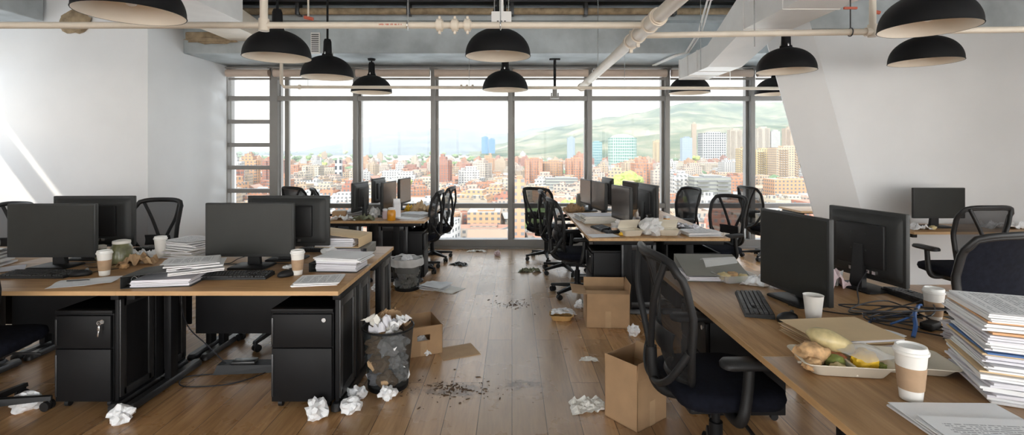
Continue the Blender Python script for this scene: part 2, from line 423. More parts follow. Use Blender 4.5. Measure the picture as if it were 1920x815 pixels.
# front glazing
mull = [-4.655, -3.89, -2.56, -1.29, -0.03, 1.27, 2.54, 3.93, 5.15, 6.3]
names = ['against the left wall', 'first from the left wall', 'second from the left wall', 'third from the left wall', 'in the middle of the glazing', 'behind the right middle bench', 'right of the right middle bench', 'left of the leaning column', 'behind the leaning column', 'at the far right corner']
for i, x in enumerate(mull):
    w = 0.13 if i == 1 else (0.03 if i == 0 else 0.075)
    m = MB().box((x, YW, 1.48), (w, 0.16, 2.96), bev=0.006).box((x + (0.0 if i == 0 else 0.05 if i < 5 else -0.05), YW + 0.07, 1.48), (0.05, 0.1, 2.96))
    if i == 1: m.box((x + 0.18, YW + 0.04, 1.48), (0.07, 0.06, 2.96))
    struct(m.build('trim_%d' % (i + 1), 'alu', smooth=False), 'grey aluminium window mullion ' + names[i], 'mullion')
for i in range(len(mull) - 1):
    a, b = mull[i], mull[i + 1]; c, w = (a + b) / 2, b - a
    fr = MB().box((c, YW, 2.44), (w, 0.12, 0.075)).box((c, YW, 0.685), (w, 0.12, 0.075)).box((c, YW, 0.07), (w, 0.2, 0.14)).box((c, YW - 0.06, 0.015), (w, 0.2, 0.03)).box((c, YW, 2.93), (w, 0.14, 0.06))
    if i == 0:
        for z in (0.93, 1.31, 1.68, 2.06): fr.box((c, YW, z), (w, 0.12, 0.065))
    o = struct(fr.build('window_%d' % (i + 1), 'alu', smooth=False), 'full height window bay %s' % ['with five rails by the left wall', 'one right of the railed bay', 'two right of the railed bay', 'three right of the railed bay', 'in the middle of the view', 'behind the right middle bench', 'right of the middle bench', 'beside the leaning column', 'behind the right wall', 'at the right corner'][i], 'window')
    for z0, z1 in ((0.14, 0.65), (0.72, 2.405), (2.475, 2.9)):
        MB().box((c, YW, (z0 + z1) / 2), (w - 0.06, 0.008, z1 - z0)).build('pane', 'window_glass', o, smooth=False)
# off-frame curtain walls (left and back, right): rails and mullions only, same heights
def curtain(name, p0, p1, n, label):
    p0, p1 = Vector((*p0, 0)), Vector((*p1, 0)); L = (p1 - p0).length; a = math.atan2((p1 - p0).y, (p1 - p0).x)
    m = MB(); Mx = Matrix.Translation(p0) @ Matrix.Rotation(a, 4, 'Z')
    for z, h in ((0.07, 0.14), (0.685, 0.075), (2.585, 0.25), ((2.98 + CZ) / 2, CZ - 2.98)): m.box((L / 2, 0, z), (L, 0.12, h), M=Mx)
    for k in range(n + 1): m.box((L * k / n, 0, CZ / 2), (0.08, 0.14, CZ), M=Mx)
    struct(m.build(name, 'alu', smooth=False), label, 'window')
struct(MB().box((XL - 0.05, (YB + 4.2) / 2, CZ / 2), (0.2, 4.2 - YB, CZ)).build('wall_left_blocker', 'wall_paint', smooth=False), 'unseen white wall added beyond the left edge to cut daylight', 'wall')  # unseen wall, added to keep side daylight off the left wall
struct(MB().box((XL - 0.05, 5.3, 0.85), (0.2, 2.2, 1.7)).box((XL - 0.05, 4.3, 2.6), (0.2, 0.3, 1.9)).build('wall_left_sill_blocker', 'wall_paint', smooth=False), 'unseen white wall added below the left side window to narrow its light', 'wall')  # unseen sill wall, added to shrink the light from the side window
curtain('window_11', (XL, 4.2), (XL, 6.4), 1, 'glazed side wall beyond the left edge')
curtain('window_12', (XL, YB), (XR, YB), 11, 'glazed rear wall behind the viewer')
struct(MB().box((XR + 0.1, 4.3, CZ / 2), (0.2, 3.3, CZ)).build('wall_right_blocker', 'wall_paint', smooth=False), 'unseen white wall added beyond the right edge to cut daylight', 'wall')  # unseen wall, added to dim the daylight on the right wall
curtain('window_13', (XR, YB), (XR, 2.65), 5, 'glazed side wall beyond the right edge')

# roller blind cassettes
for i in range(8):
    a, b = mull[i] + 0.04, mull[i + 1] - 0.04
    t = thing('roller_blind', 'rolled beige roller blind over the window bay %s' % ['with five rails', 'next to the railed bay', 'behind the back left lamp', 'left of the centre mullion', 'right of the centre mullion', 'where the thick pipe ends', 'above the white duct end', 'beside the leaning column'][i], 'blind', ((a + b) / 2, YW - 0.14, 2.84), 0, 'roller blinds along the window head')
    w = b - a
    MB().cyl((-w / 2, 0, 0), (w / 2, 0, 0), 0.062, seg=20).build('roll', 'blind', t)
    MB().box((0, 0.055, -0.085), (w, 0.02, 0.035)).build('bottom_bar', 'alu', t)
    MB().box((0, 0.0, 0.078), (w, 0.11, 0.02)).build('bracket', 'alu', t)

# pipes
def pipe(name, label, pts, r, smooth=0, mat='pipe_cream', seg=14): 
    o = MB().tube(pts, r, seg, smooth=smooth).build(name, mat); return tag(o, label, 'pipe')
t = thing('sprinkler_pipe', 'cream pipe crossing above the left and centre lamps with grooved couplings', 'pipe', (0, 3.95, 2.57))
MB().tube([(-7.0, 0, 0), (1.015, 0, 0)], 0.026, 14).build('pipe_run', 'pipe_cream', t)
for x in (-0.57, -0.45, -0.35):
    m = MB()
    m.cyl((x - 0.022, 0, 0), (x + 0.022, 0, 0), 0.05, seg=18)
    m.cyl((x - 0.03, 0, 0), (x + 0.03, 0, 0), 0.036, seg=18)
    m.box((x, 0, 0.055), (0.02, 0.03, 0.03), bev=0.004).box((x, 0, -0.055), (0.02, 0.03, 0.03), bev=0.004)
    m.build('coupling', 'pipe_cream', t)
m = MB().tube([(-1.955, 0, 0), (-1.955, 0, 1.05)], 0.03, 14); m.cyl((-1.955, 0, -0.045), (-1.955, 0, 0.05), 0.04, seg=16)
m.build('riser', 'pipe_cream', t)
m = MB(); q = random.Random(4); x = -1.04
while x < -0.86:
    w = q.choice((0.004, 0.006, 0.008)); m.box((x, -0.0262, 0.002 * q.random()), (w, 0.002, q.choice((0.008, 0.011)))); x += w + q.choice((0.003, 0.003, 0.012))
m.build('red_lettering', 'red_tag', t, smooth=False)
for x in (-4.2, -0.82, -0.09):
    h = MB().cyl((x, 0, 0.03), (x, 0, 1.08), 0.004, seg=8); h.tube([(x, 0.034 * math.cos(a), 0.034 * math.sin(a)) for a in [k * PI / 8 for k in range(16)]], 0.005, 6, closed=True)
    h.build('hanger', 'chrome', t)
t = thing('sprinkler_pipe', 'cream pipe crossing in front of the right hand lamps', 'pipe', (1.08, 4.3, 2.57))
MB().tube([(0.065, -0.005, 0), (5.1, -0.36, 0.0)], 0.026, 14).build('pipe_run', 'pipe_cream', t)
m = MB().tube([(1.92, -0.13, 0), (1.92, -0.13, 1.06)], 0.026, 14).cyl((1.92, -0.13, -0.04), (1.92, -0.13, 0.06), 0.038, seg=14).cyl((1.86, -0.13, 0), (1.98, -0.13, 0), 0.036, seg=14)
m.build('riser', 'pipe_cream', t)
MB().cyl((2.0, -0.14, 0), (2.05, -0.144, 0), 0.03, seg=14).build('paint_mark', 'red_tag', t)
h = MB().cyl((1.74, -0.122, 0.03), (1.74, -0.122, 1.08), 0.005, seg=8); h.tube([(1.74, -0.122 + 0.034 * math.cos(a), 0.034 * math.sin(a)) for a in [k * PI / 8 for k in range(16)]], 0.005, 6, closed=True)
h.build('hanger', 'dark_steel', t)
MB().box((1.74, -0.122, 0.2), (0.11, 0.02, 0.02), bev=0.004).build('tag', 'red_tag', t)
t = thing('main_pipe', 'thick cream pipe running from the ceiling front back to the windows', 'pipe', (1.08, 0, 2.57))
MB().tube([(0, 1.2, 0.0), (0, 7.75, -0.0)], 0.052, 20).build('pipe_run', 'pipe_cream', t)
MB().lathe([(0, 0), (0.052, 0), (0.066, 0.005), (0.066, 0.045), (0.052, 0.05), (0, 0.05)], M=Matrix.Translation((0, 7.8, 0)) @ Matrix.Rotation(PI / 2, 4, 'X')).build('end_cap', 'pipe_cream', t)
m = MB()
for y in (3.72, 3.95, 4.3, 4.55): 
    m.cyl((0, y - 0.03, 0), (0, y + 0.03, 0), 0.07, seg=22).cyl((0, y - 0.05, 0), (0, y + 0.05, 0), 0.06, seg=22)
m.cyl((0, 3.72, 0), (0, 4.55, 0), 0.058, seg=22)
for y in (4.3, 4.55): m.box((0.0, y, 0.08), (0.03, 0.03, 0.04), bev=0.004).box((0, y, -0.08), (0.03, 0.03, 0.04), bev=0.004)
m.build('tee_fitting', 'pipe_cream', t)
m = MB()
for y in (2.6, 6.3): m.cyl((0, y, 0.05), (0, y, 1.08), 0.005, seg=8)
m.build('hanger', 'chrome', t)
t = thing('sprinkler_pipe', 'thin cream pipe running along the windows behind the lamps', 'pipe', (0, 7.13, 2.49))
MB().tube([(-3.28, 0, 0.46), (-3.28, 0, 0.05), (-3.24, 0, 0.0), (3.85, 0, -0.02)], 0.023, 12).build('pipe_run', 'pipe_cream', t)
for x in (-0.72, -0.64, -0.56, -3.02): MB().cyl((x - 0.015, 0, 0), (x + 0.015, 0, 0), 0.036, seg=14).build('coupling', 'pipe_cream', t)
for x in (-2.9, -0.61, 1.6, 3.1): MB().cyl((x, 0, 0.02), (x, 0.0, 0.47), 0.004, seg=6).build('hanger', 'chrome', t)
# dark pipe and tray high at the beam
t = thing('cable_tray', 'dark service pipe and tray high against the beam', 'cable tray', (0, 6.82, 3.5))
MB().cyl((-4.6, 0, -0.02), (5.0, 0, -0.02), 0.045, seg=16).build('service_pipe', 'plaster_brown', t)
m = MB().box((0, -0.05, 0.09), (9.5, 0.14, 0.03)).box((0, -0.12, 0.105), (9.5, 0.01, 0.06)); m.build('tray', 'dark_steel', t)
for x in (-2.9, -1.4, 0.0, 1.0, 2.2): MB().box((x, 0, 0.02), (0.05, 0.13, 0.2), bev=0.004).build('bracket', 'dark_steel', t)
# bent conduit
o = MB().tube([(2.6, 4.6, 3.62), (2.3, 5.9, 3.35), (2.42, 6.5, 3.12), (2.42, 6.98, 2.95), (2.3, 7.08, 2.93), (2.22, 7.9, 2.93)], 0.014, 8).tube([(2.64, 4.6, 3.62), (2.34, 5.9, 3.35), (2.46, 6.5, 3.12), (2.46, 6.98, 2.95), (2.34, 7.08, 2.93), (2.26, 7.9, 2.93)], 0.012, 8).build('conduit', 'duct_white')
tag(o, 'pair of bent white conduits between the thick pipe and the duct', 'conduit')
# white ducts
t = thing('air_duct', 'white boxy air duct dropping in a kink toward the right window bays', 'duct', (2.4, 0, 0))
def seg(y0, z0, y1, z1, h0, h1, x0=0.0, w=0.5): return ([(x0, y0, z0), (x0 + w, y0, z0), (x0 + w, y1, z1), (x0, y1, z1)], [(x0, y0, z0 + h0), (x0 + w, y0, z0 + h0), (x0 + w, y1, z1 + h1), (x0, y1, z1 + h1)])
MB().hexa(*seg(6.15, 2.61, 7.2, 2.61, 0.27, 0.27, w=0.42)).build('end_run', 'duct_white', t, smooth=False)
MB().hexa(*seg(5.2, 2.84, 6.15, 2.61, 0.42, 0.27, w=0.42)).build('kink', 'duct_white', t, smooth=False)
MB().hexa(*seg(4.0, 2.84, 5.2, 2.84, 0.42, 0.42, w=0.5)).build('main_run', 'duct_white', t, smooth=False)
MB().box((0.25, 4.2, 3.455), (0.5, 0.4, 0.39)).build('riser', 'duct_white', t, smooth=False)
for y in (6.5, 6.85, 7.19): MB().box((0.21, y, 2.745), (0.435, 0.02, 0.285)).build('flange', 'duct_white', t, smooth=False)
for y in (4.45, 5.2): MB().box((0.25, y, 3.05), (0.515, 0.025, 0.435)).build('flange', 'duct_white', t, smooth=False)
for y in (4.9, 6.3): MB().cyl((-0.03, y, 2.6), (-0.03, y, CZ), 0.005, seg=6).build('hanger', 'chrome', t)
t = thing('air_duct', 'white boxy air duct above the second left lamp', 'duct', (-3.95, 0, 0))
MB().hexa(*seg(4.6, 3.13, 6.05, 3.13, 0.45, 0.45, w=0.7)).build('main_run', 'duct_white', t, smooth=False)
MB().hexa(*seg(6.05, 3.13, 7.07, 3.13, 0.3, 0.2, w=0.5)).build('end_run', 'pipe_cream', t, smooth=False)
# broken plaster lumps by the left beam
o = MB().blob((0, 0, 0), (0.2, 0.05, 0.14), 4, 0.35, 1.6).build('plaster_lump', 'plaster_brown', loc=(-5.55, 6.37, 3.22)); tag(o, 'broken brown plaster lump on the white wall by the ceiling', 'plaster')
o = MB().box((-3.98, 7.05, 3.2), (1.2, 0.07, 0.1), bev=0.02).blob((-4.2, 7.04, 3.14), (0.35, 0.04, 0.05), 2, 0.5, 3).build('plaster_strip', 'plaster_brown'); tag(o, 'broken brown plaster edge at the left end of the concrete beam', 'plaster')
# vent grille
t = thing('vent_grille', 'small white slatted vent grille on the beam between two left lamps', 'vent', (-2.77, 7.07, 3.1))
MB().box((0, 0, 0), (0.13, 0.03, 0.3), bev=0.006).build('grille_frame', 'duct_white', t)
m = MB()
for k in range(9): m.box((0, -0.018, -0.115 + k * 0.029), (0.1, 0.008, 0.012))
m.build('slat', 'dark_steel', t)
# junction box above the centre lamp
t = thing('junction_box', 'white junction box hung on rods above the near centre lamp', 'box', (-0.09, 4.3, 2.66))
MB().box((0, 0, 0.05), (0.17, 0.1, 0.11), bev=0.006).build('housing', 'duct_white', t)
MB().cyl((0, 0, 0.1), (0, 0, 0.99), 0.018, seg=12).build('stem', 'duct_white', t)
m = MB()
for x in (-0.06, 0.06): m.cyl((x, 0, 0.1), (x, 0, 0.99), 0.004, seg=6)
m.build('hanger', 'chrome', t)
m = MB()
for x in (-0.03, 0, 0.03): m.box((x, -0.052, 0.02), (0.016, 0.006, 0.008))
m.build('slot', 'dark_steel', t)
# hanging fixture before window
t = thing('hanging_fixture', 'small grey fixture on a black rod hanging before the window', 'fixture', (0.64, 7.5, 2.36))
MB().cyl((0, 0, 0.1), (0, 0, 0.6), 0.02, seg=12).build('rod', 'lamp_black', t)
m = MB().cyl((0, 0, 0.02), (0, 0, 0.14), 0.035, seg=14).box((0, 0, 0.02), (0.13, 0.08, 0.035), bev=0.008).box((-0.05, 0, 0.05), (0.02, 0.06, 0.08), bev=0.004).box((0.05, 0, 0.05), (0.02, 0.06, 0.08), bev=0.004)
m.build('head', 'alu', t)
MB().box((0, 0, 0.59), (0.16, 0.06, 0.02), bev=0.004).build('mount_plate', 'lamp_black', t)
# sprinkler heads with red caps
for (px, py, z, d, lab) in ((578, 36, 0, 5.2, 'rod end with red cap above the second left lamp'), (1640, 24, 0, 5.0, 'red capped sprinkler drop beside the large right lamp')):
    x = (px - HX) * d / F; z = EYE + (HY - py) * d / F
    t = thing('hanging_sprinkler', lab, 'sprinkler', (x, d, z))
    MB().cyl((0, 0, 0), (0, 0, CZ - z), 0.01, seg=8).build('drop_rod', 'pipe_cream', t)
    MB().cyl((-0.04, 0, 0.02), (0.05, 0, 0.0), 0.018, seg=10).build('cap', 'red_tag', t)

# ---------------------------------------------------------------- pendant lamps
def lamp_proto():
    t = thing('pendant_lamp', '', 'lamp')
    prof = [(0.3 * math.cos(a), 0.255 * math.sin(a) ** 0.92) for a in [k * (PI / 2 - 0.2) / 14 for k in range(15)]]
    MB().lathe(prof + [(0.0, 0.257)], seg=48).build('shade', 'lamp_black', t, ang=50)
    prof2 = [(0.3, 0.0), (0.297, -0.004)] + [(0.292 * math.cos(a), 0.245 * math.sin(a) ** 0.92) for a in [k * (PI / 2 - 0.2) / 12 for k in range(13)]] + [(0, 0.247)]
    MB().lathe(prof2, seg=48).build('shade_lining', 'lamp_cream', t, ang=50)
    MB().tube([(0.299 * math.cos(k * PI / 24), 0.299 * math.sin(k * PI / 24), -0.001) for k in range(48)], 0.004, 6, closed=True).build('rim', 'lamp_black', t)
    n = MB().lathe([(0, 0.25), (0.065, 0.25), (0.06, 0.275), (0.05, 0.28), (0.045, 0.42), (0.035, 0.45), (0, 0.45)], seg=24)
    n.build('neck', 'lamp_black', t)
    b = MB()
    for a in (0.4, 2.5, 4.6): b.box((0.055 * math.cos(a), 0.055 * math.sin(a), 0.278), (0.02, 0.015, 0.03), rz=a, bev=0.003)
    b.build('clip', 'chrome', t)
    MB().blob((0, 0, 0.10), (0.045, 0.045, 0.055), 0, 0, 1, 2).cyl((0, 0, 0.13), (0, 0, 0.25), 0.02, seg=12).build('bulb', 'cup_lid', t)
    return t
LP = lamp_proto()
lamps = [(-2.43, 3.2, 'large black dome pendant lamp cut by the top edge above the left desks'),
         (-2.2, 4.7, 'black dome pendant lamp second along the left row, beneath the cream pipe'),
         (-2.19, 5.95, 'black dome pendant lamp third along the left row, hung from a short chain'),
         (-2.1, 7.5, 'small looking black dome pendant lamp at the window end of the left row'),
         (-0.13, 4.63, 'black dome pendant lamp under the white junction box above the aisle'),
         (-0.09, 6.64, 'black dome pendant lamp before the window above the end of the aisle'),
         (2.97, 3.58, 'largest black dome pendant lamp cut by the top edge at right'),
         (3.0, 5.49, 'black dome pendant lamp beside the white duct, in front of the leaning column'),
         (2.67, 7.55, 'black dome pendant lamp half hidden below the end of the white duct'),
         (4.06, 4.93, 'black dome pendant lamp in front of the right white wall'),
         (4.05, 7.7, 'black dome pendant lamp partly hidden behind the leaning column')]
for i, (x, y, lab) in enumerate(lamps):
    o = LP if i == 0 else dup(LP)
    o.location = (x, y, 2.456 if y != 6.64 else 2.392); o['label'] = lab; o['group'] = 'black pendant lamps'
for i, o in enumerate([o for o in bpy.data.objects if o.name.startswith('pendant_lamp')]):
    up = (2.96 if o.location.y > 7.09 else CZ) - o.location.z
    m = MB().cyl((0, 0, 0.44), (0, 0, up), 0.012, seg=10); m.build('cord', 'lamp_black', o)
    MB().lathe([(0, up - 0.03), (0.05, up - 0.03), (0.06, up - 0.0), (0, up)], seg=20).build('ceiling_rose', 'lamp_black', o)
# ================================================================ office chair (faces local +y)
def chair_proto():
    t = thing('office_chair', '', 'chair')
    # seat
    MB().rrloft([(0.40, 0.38, 0.08, 0.415), (0.47, 0.45, 0.1, 0.43), (0.49, 0.47, 0.11, 0.455), (0.48, 0.46, 0.11, 0.482), (0.42, 0.40, 0.1, 0.497), (0.2, 0.2, 0.08, 0.50)], n=6).build('seat', 'seat_fabric', t, ang=60)
    MB().rrloft([(0.34, 0.32, 0.05, 0.395), (0.40, 0.40, 0.08, 0.418)], n=5).box((0, -0.03, 0.375), (0.2, 0.26, 0.05), bev=0.012).tube([(0.1, 0.02, 0.385), (0.26, 0.02, 0.375), (0.3, 0.02, 0.37)], 0.008, 8).build('seat_mechanism', 'black_plastic', t)
    # back shell
    tz = [(0.0, 0.13, -0.215), (0.1, 0.185, -0.235), (0.3, 0.215, -0.248), (0.55, 0.232, -0.245), (0.8, 0.235, -0.28), (0.95, 0.225, -0.315), (1.0, 0.205, -0.328)]
    def itp(v, k):
        for a, b in zip(tz, tz[1:]):
            if v <= b[0]:
                f = (v - a[0]) / (b[0] - a[0]); f = f * f * (3 - 2 * f) if False else f
                return a[k] + (b[k] - a[k]) * f
        return tz[-1][k]
    ZB, ZT = 0.50, 1.055
    def S(u, v):
        w = itp(v, 1); return Vector((u * w, itp(v, 2) + 0.05 * u * u - 0.0, ZB + (ZT - ZB) * v - (0.02 * u ** 4 if v > 0.9 else 0)))
    MB().grid(lambda u, v: S(u * 2 - 1, v), 14, 18).build('back_mesh', 'chair_mesh', t, ang=80)
    loop = [S(1, k / 14) for k in range(15)] + [S(1 - k / 5, 1.0) for k in range(1, 10)] + [S(-1, 1 - k / 14) for k in range(15)] + [S(-1 + k / 4, 0) for k in range(1, 8)]
    MB().tube(loop, 0.017, 8, closed=True, sx=1.25).tube([p + Vector((0, 0.0, -0.012)) for p in loop[13:27]], 0.014, 8).build('back_frame', 'black_plastic', t, ang=60)
    # rear brace: spine that forks into a V
    m = MB()
    hub = Vector((0, -0.30, 0.62))
    m.tube([(0, -0.10, 0.40), (0, -0.22, 0.41), (0, -0.285, 0.48), hub], 0.026, 8, smooth=5)
    for s in (-1, 1):
        m.tube([hub + Vector((0, 0, -0.02)), Vector((s * 0.06, -0.315, 0.74)), Vector((s * 0.125, -0.325, 0.88)), S(s * 0.86, 0.985) + Vector((0, -0.012, 0))], 0.015, 8, smooth=5)
        m.tube([S(s * 1.0, 0.3) + Vector((0, -0.01, 0)), Vector((s * 0.17, -0.265, 0.55)), Vector((s * 0.09, -0.29, 0.49)), Vector((0, -0.29, 0.475))], 0.016, 8, smooth=5)
    m.build('back_brace', 'black_plastic', t, ang=60)
    MB().grid(lambda u, v: Vector(((u - 0.5) * 0.25, -0.262 - 0.012 * math.cos((v - .5) * 3) + 0.05 * (2 * u - 1) ** 2 * 0.4, 0.615 + 0.10 * v)), 10, 6, th=0.012).build('lumbar_pad', 'black_plastic', t, ang=60)
    for s in (-1, 1):
        a = MB().tube([(s * 0.16, -0.02, 0.40), (s * 0.25, -0.02, 0.40), (s * 0.285, -0.015, 0.44), (s * 0.285, 0.0, 0.52), (s * 0.285, 0.01, 0.635)], lambda q: 0.024 - 0.003 * q, 10, smooth=4).build('armrest', 'black_plastic', t, ang=60)
        MB().rrloft([(0.05, 0.20, 0.02, 0.632), (0.082, 0.255, 0.035, 0.64), (0.086, 0.26, 0.038, 0.655), (0.07, 0.24, 0.03, 0.668)], n=5, M=Matrix.Translation((s * 0.285, 0.02, 0))).build('arm_pad', 'black_plastic', a, ang=60)
    MB().cyl((0, 0, 0.1), (0, 0, 0.27), 0.03, seg=18).cyl((0, 0, 0.26), (0, 0, 0.38), 0.018, seg=16).build('gas_column', 'black_steel', t)
    b = MB().cyl((0, 0, 0.075), (0, 0, 0.135), 0.045, 0.038, seg=20)
    for k in range(5):
        a = PI / 2 + k * 2 * PI / 5; c, s = math.cos(a), math.sin(a); n = Vector((-s, c, 0))
        p0, p1 = Vector((c * .03, s * .03, 0)), Vector((c * .315, s * .315, 0))
        b.hexa([p0 - n * .026 + Vector((0, 0, .082)), p0 + n * .026 + Vector((0, 0, .082)), p1 + n * .016 + Vector((0, 0, .062)), p1 - n * .016 + Vector((0, 0, .062))][::1],
               [p0 - n * .02 + Vector((0, 0, .125)), p0 + n * .02 + Vector((0, 0, .125)), p1 + n * .012 + Vector((0, 0, .085)), p1 - n * .012 + Vector((0, 0, .085))])
    bo = b.build('base', 'black_plastic', t)
    for k in range(5):
        a = PI / 2 + k * 2 * PI / 5; c, s = math.cos(a) * 0.305, math.sin(a) * 0.305
        h = a + 1.1; n = Vector((math.cos(h), math.sin(h), 0)); p = Vector((c, s, 0.028)) + Vector((-n.y, n.x, 0)) * 0.012
        w = MB().cyl(p - n * 0.026, p - n * 0.006, 0.028, seg=18).cyl(p + n * 0.006, p + n * 0.026, 0.028, seg=18).cyl(p - n * 0.008, p + n * 0.008, 0.02, seg=12).cyl((c, s, 0.03), (c, s, 0.07), 0.009, seg=8)
        w.build('caster', 'black_plastic', bo)
    return t
CH = chair_proto()
chairs = [
 (-3.10, 2.93, 8, 'black mesh office chair cut by the left edge beside the key cabinet', 1.0),
 (-3.58, 4.8, 178, 'black mesh office chair with V brace against the left white wall', 1.03),
 (-5.02, 4.75, 172, 'black mesh chair back just showing at the left edge behind a monitor', 1.0),
 (-1.98, 4.25, 172, 'black office chair pushed under the left desks, casters showing behind the cabinet', 1.0),
 (0.98, 2.41, -88, 'large black mesh office chair nearest the viewer, beside the open cardboard box', 1.05),
 (4.2, 4.72, 2, 'black mesh chair with an armrest before the far right wall desk', 1.03),
 (0.72, 5.53, -84, 'black mesh chair on the aisle side of the right middle bench, behind the closed box', 1.0),
 (0.68, 6.56, -92, 'black mesh chair second along the aisle side of the right middle bench', 1.0),
 (0.50, 7.34, -35, 'black mesh chair turned with its V brace showing by the window, right of the aisle', 1.0),
 (2.32, 5.75, 118, 'black mesh chair with V brace at the window side of the right middle bench', 1.0),
 (2.28, 7.05, 108, 'dark chair back at the far window corner of the right middle bench', 1.0),
 (-1.24, 6.62, 88, 'black mesh chair on the aisle side of the back left bench, nearer of two', 1.0),
 (-1.17, 7.34, 84, 'black mesh chair on the aisle side of the back left bench, nearer the window', 1.0),
 (-2.48, 7.05, -70, 'dark chair back tilted before the window beside the left turned monitor', 1.0),
 (-3.05, 7.5, -28, 'dark chair back before the window farthest left behind the benches', 1.0),
 (3.72, 7.4, -78, 'black mesh chair at the small desk behind the leaning column', 1.0)]
for i, (x, y, a, lab, sc) in enumerate(chairs):
    o = dup(CH) if i < len(chairs) - 1 else CH
    o.location = (x, y, 0); o.rotation_euler = (0, 0, math.radians(a)); o.scale = (sc,) * 3
    o['label'] = lab; o['group'] = 'office chairs'
    if 'cut by the left edge' in lab:
        for c in tree(o):
            if c.name.startswith('armrest'):
                for q in tree(c): bpy.data.objects.remove(q)
                bpy.data.objects.remove(c)
    if 'dark chair back' in lab:
        for c in tree(o):
            if c.name.startswith('back_mesh'):
                c.data = c.data.copy(); c.data.materials[0] = M['chair_mesh_dense']

# ================================================================ desks (long side along local x, user side local -y)
def desk(label, loc, rz, L, W, panels=(), group=None, legs=(-1, 1), inset=(0.05, 0.05), modesty=True):
    t = thing('office_desk', label, 'desk', (loc[0], loc[1], 0), rz, group)
    th = 0.028
    tp = MB().box((0, 0, TOP - th / 2), (L - 0.004, W - 0.004, th), bev=0.003).build('tabletop', 'desk_wood', t)
    e = MB()
    e.box((0, -W / 2 + 0.0015, TOP - th / 2), (L - 0.004, 0.003, th - 0.002)).box((0, W / 2 - 0.0015, TOP - th / 2), (L - 0.004, 0.003, th - 0.002))
    e.box((L / 2 - 0.0015, 0, TOP - th / 2), (0.003, W - 0.004, th - 0.002)).box((-L / 2 + 0.0015, 0, TOP - th / 2), (0.003, W - 0.004, th - 0.002))
    e.build('edge_band', 'desk_edge', tp, smooth=False)
    if modesty: MB().box((0, W * 0.36, 0.48), (L - 0.16, 0.018, 0.44), bev=0.003).build('modesty_panel', 'black_steel', t)
    MB().box((0, W * 0.1, TOP - th - 0.025), (L - 0.1, 0.05, 0.04)).box((0, W * 0.28, TOP - th - 0.05), (L - 0.3, 0.14, 0.02)).build('underframe', 'black_steel', t)
    for s in legs:
        x = s * (L / 2 - inset[0 if s < 0 else 1])
        g = MB().box((x, W * 0.06, 0.37), (0.045, 0.075, 0.66), bev=0.006).box((x, 0, TOP - th - 0.02), (0.05, W - 0.1, 0.04), bev=0.004)
        g.build('leg', 'black_steel', t)
        f = MB().rrloft([(0.065, W - 0.04, 0.03, 0.008), (0.065, W - 0.04, 0.03, 0.03), (0.045, W - 0.07, 0.02, 0.048)], n=5, M=Matrix.Translation((x, 0.0, 0)))
        for yy in (-W / 2 + 0.06, W / 2 - 0.06): f.cyl((x, yy, 0), (x, yy, 0.012), 0.022, seg=12)
        f.build('foot', 'dark_steel', t)
    for (s, y0, y1, x_in) in panels:
        x = s * (L / 2 - x_in)
        p = MB().box((x, (y0 + y1) / 2, 0.37), (0.024, y1 - y0, 0.64), bev=0.003).build('side_panel', 'black_steel', t)
        fr = MB(); c = (y0 + y1) / 2; w = y1 - y0; xo = x + s * 0.014
        for yy in (y0 + 0.03, y1 - 0.03): fr.box((xo, yy, 0.37), (0.012, 0.05, 0.60), bev=0.004)
        for zz in (0.09, 0.645): fr.box((xo, c, zz), (0.012, w - 0.06, 0.05), bev=0.004)
        fr.build('panel_frame', 'dark_steel', p)
    return t
GA, GC, GD, GE = 'desks of the left front bench', 'desks of the right front bench', 'desks of the right middle bench', 'desks of the back left bench'
YA0, YA1, YA2 = 3.0, 3.74, 4.41
for k, (x0, x1, nm) in enumerate(((-2.37, -1.04, 'end'), (-3.70, -2.37, 'next'), (-5.03, -3.70, 'far'))):
    lf = ['wooden desk at the aisle end of the left front bench, viewer side', 'wooden desk with the key cabinet below, left front bench, viewer side', 'wooden desk beyond the left edge, left front bench, viewer side'][k]
    lr = ['wooden desk at the aisle end of the left front bench, wall side', 'wooden desk with the olive jar, left front bench, wall side', 'wooden desk at the left edge, left front bench, wall side'][k]
    pn = [(1, -0.31, 0.0, 0.028), (1, 0.09, 0.34, 0.028)] if k == 0 else [(1, -0.30, 0.0, 0.05), (1, 0.09, 0.33, 0.05)]
    desk(lf, ((x0 + x1) / 2, (YA0 + YA1) / 2, 0), 0, x1 - x0, YA1 - YA0, pn, GA, inset=(0.05, 0.028 if k == 0 else 0.05))
    desk(lr, ((x0 + x1) / 2, (YA1 + YA2) / 2, 0), PI, x1 - x0, YA2 - YA1, [(-1, -0.28, 0.0, 0.03)] if k == 0 else [], GA, inset=(0.03 if k == 0 else 0.05, 0.05))
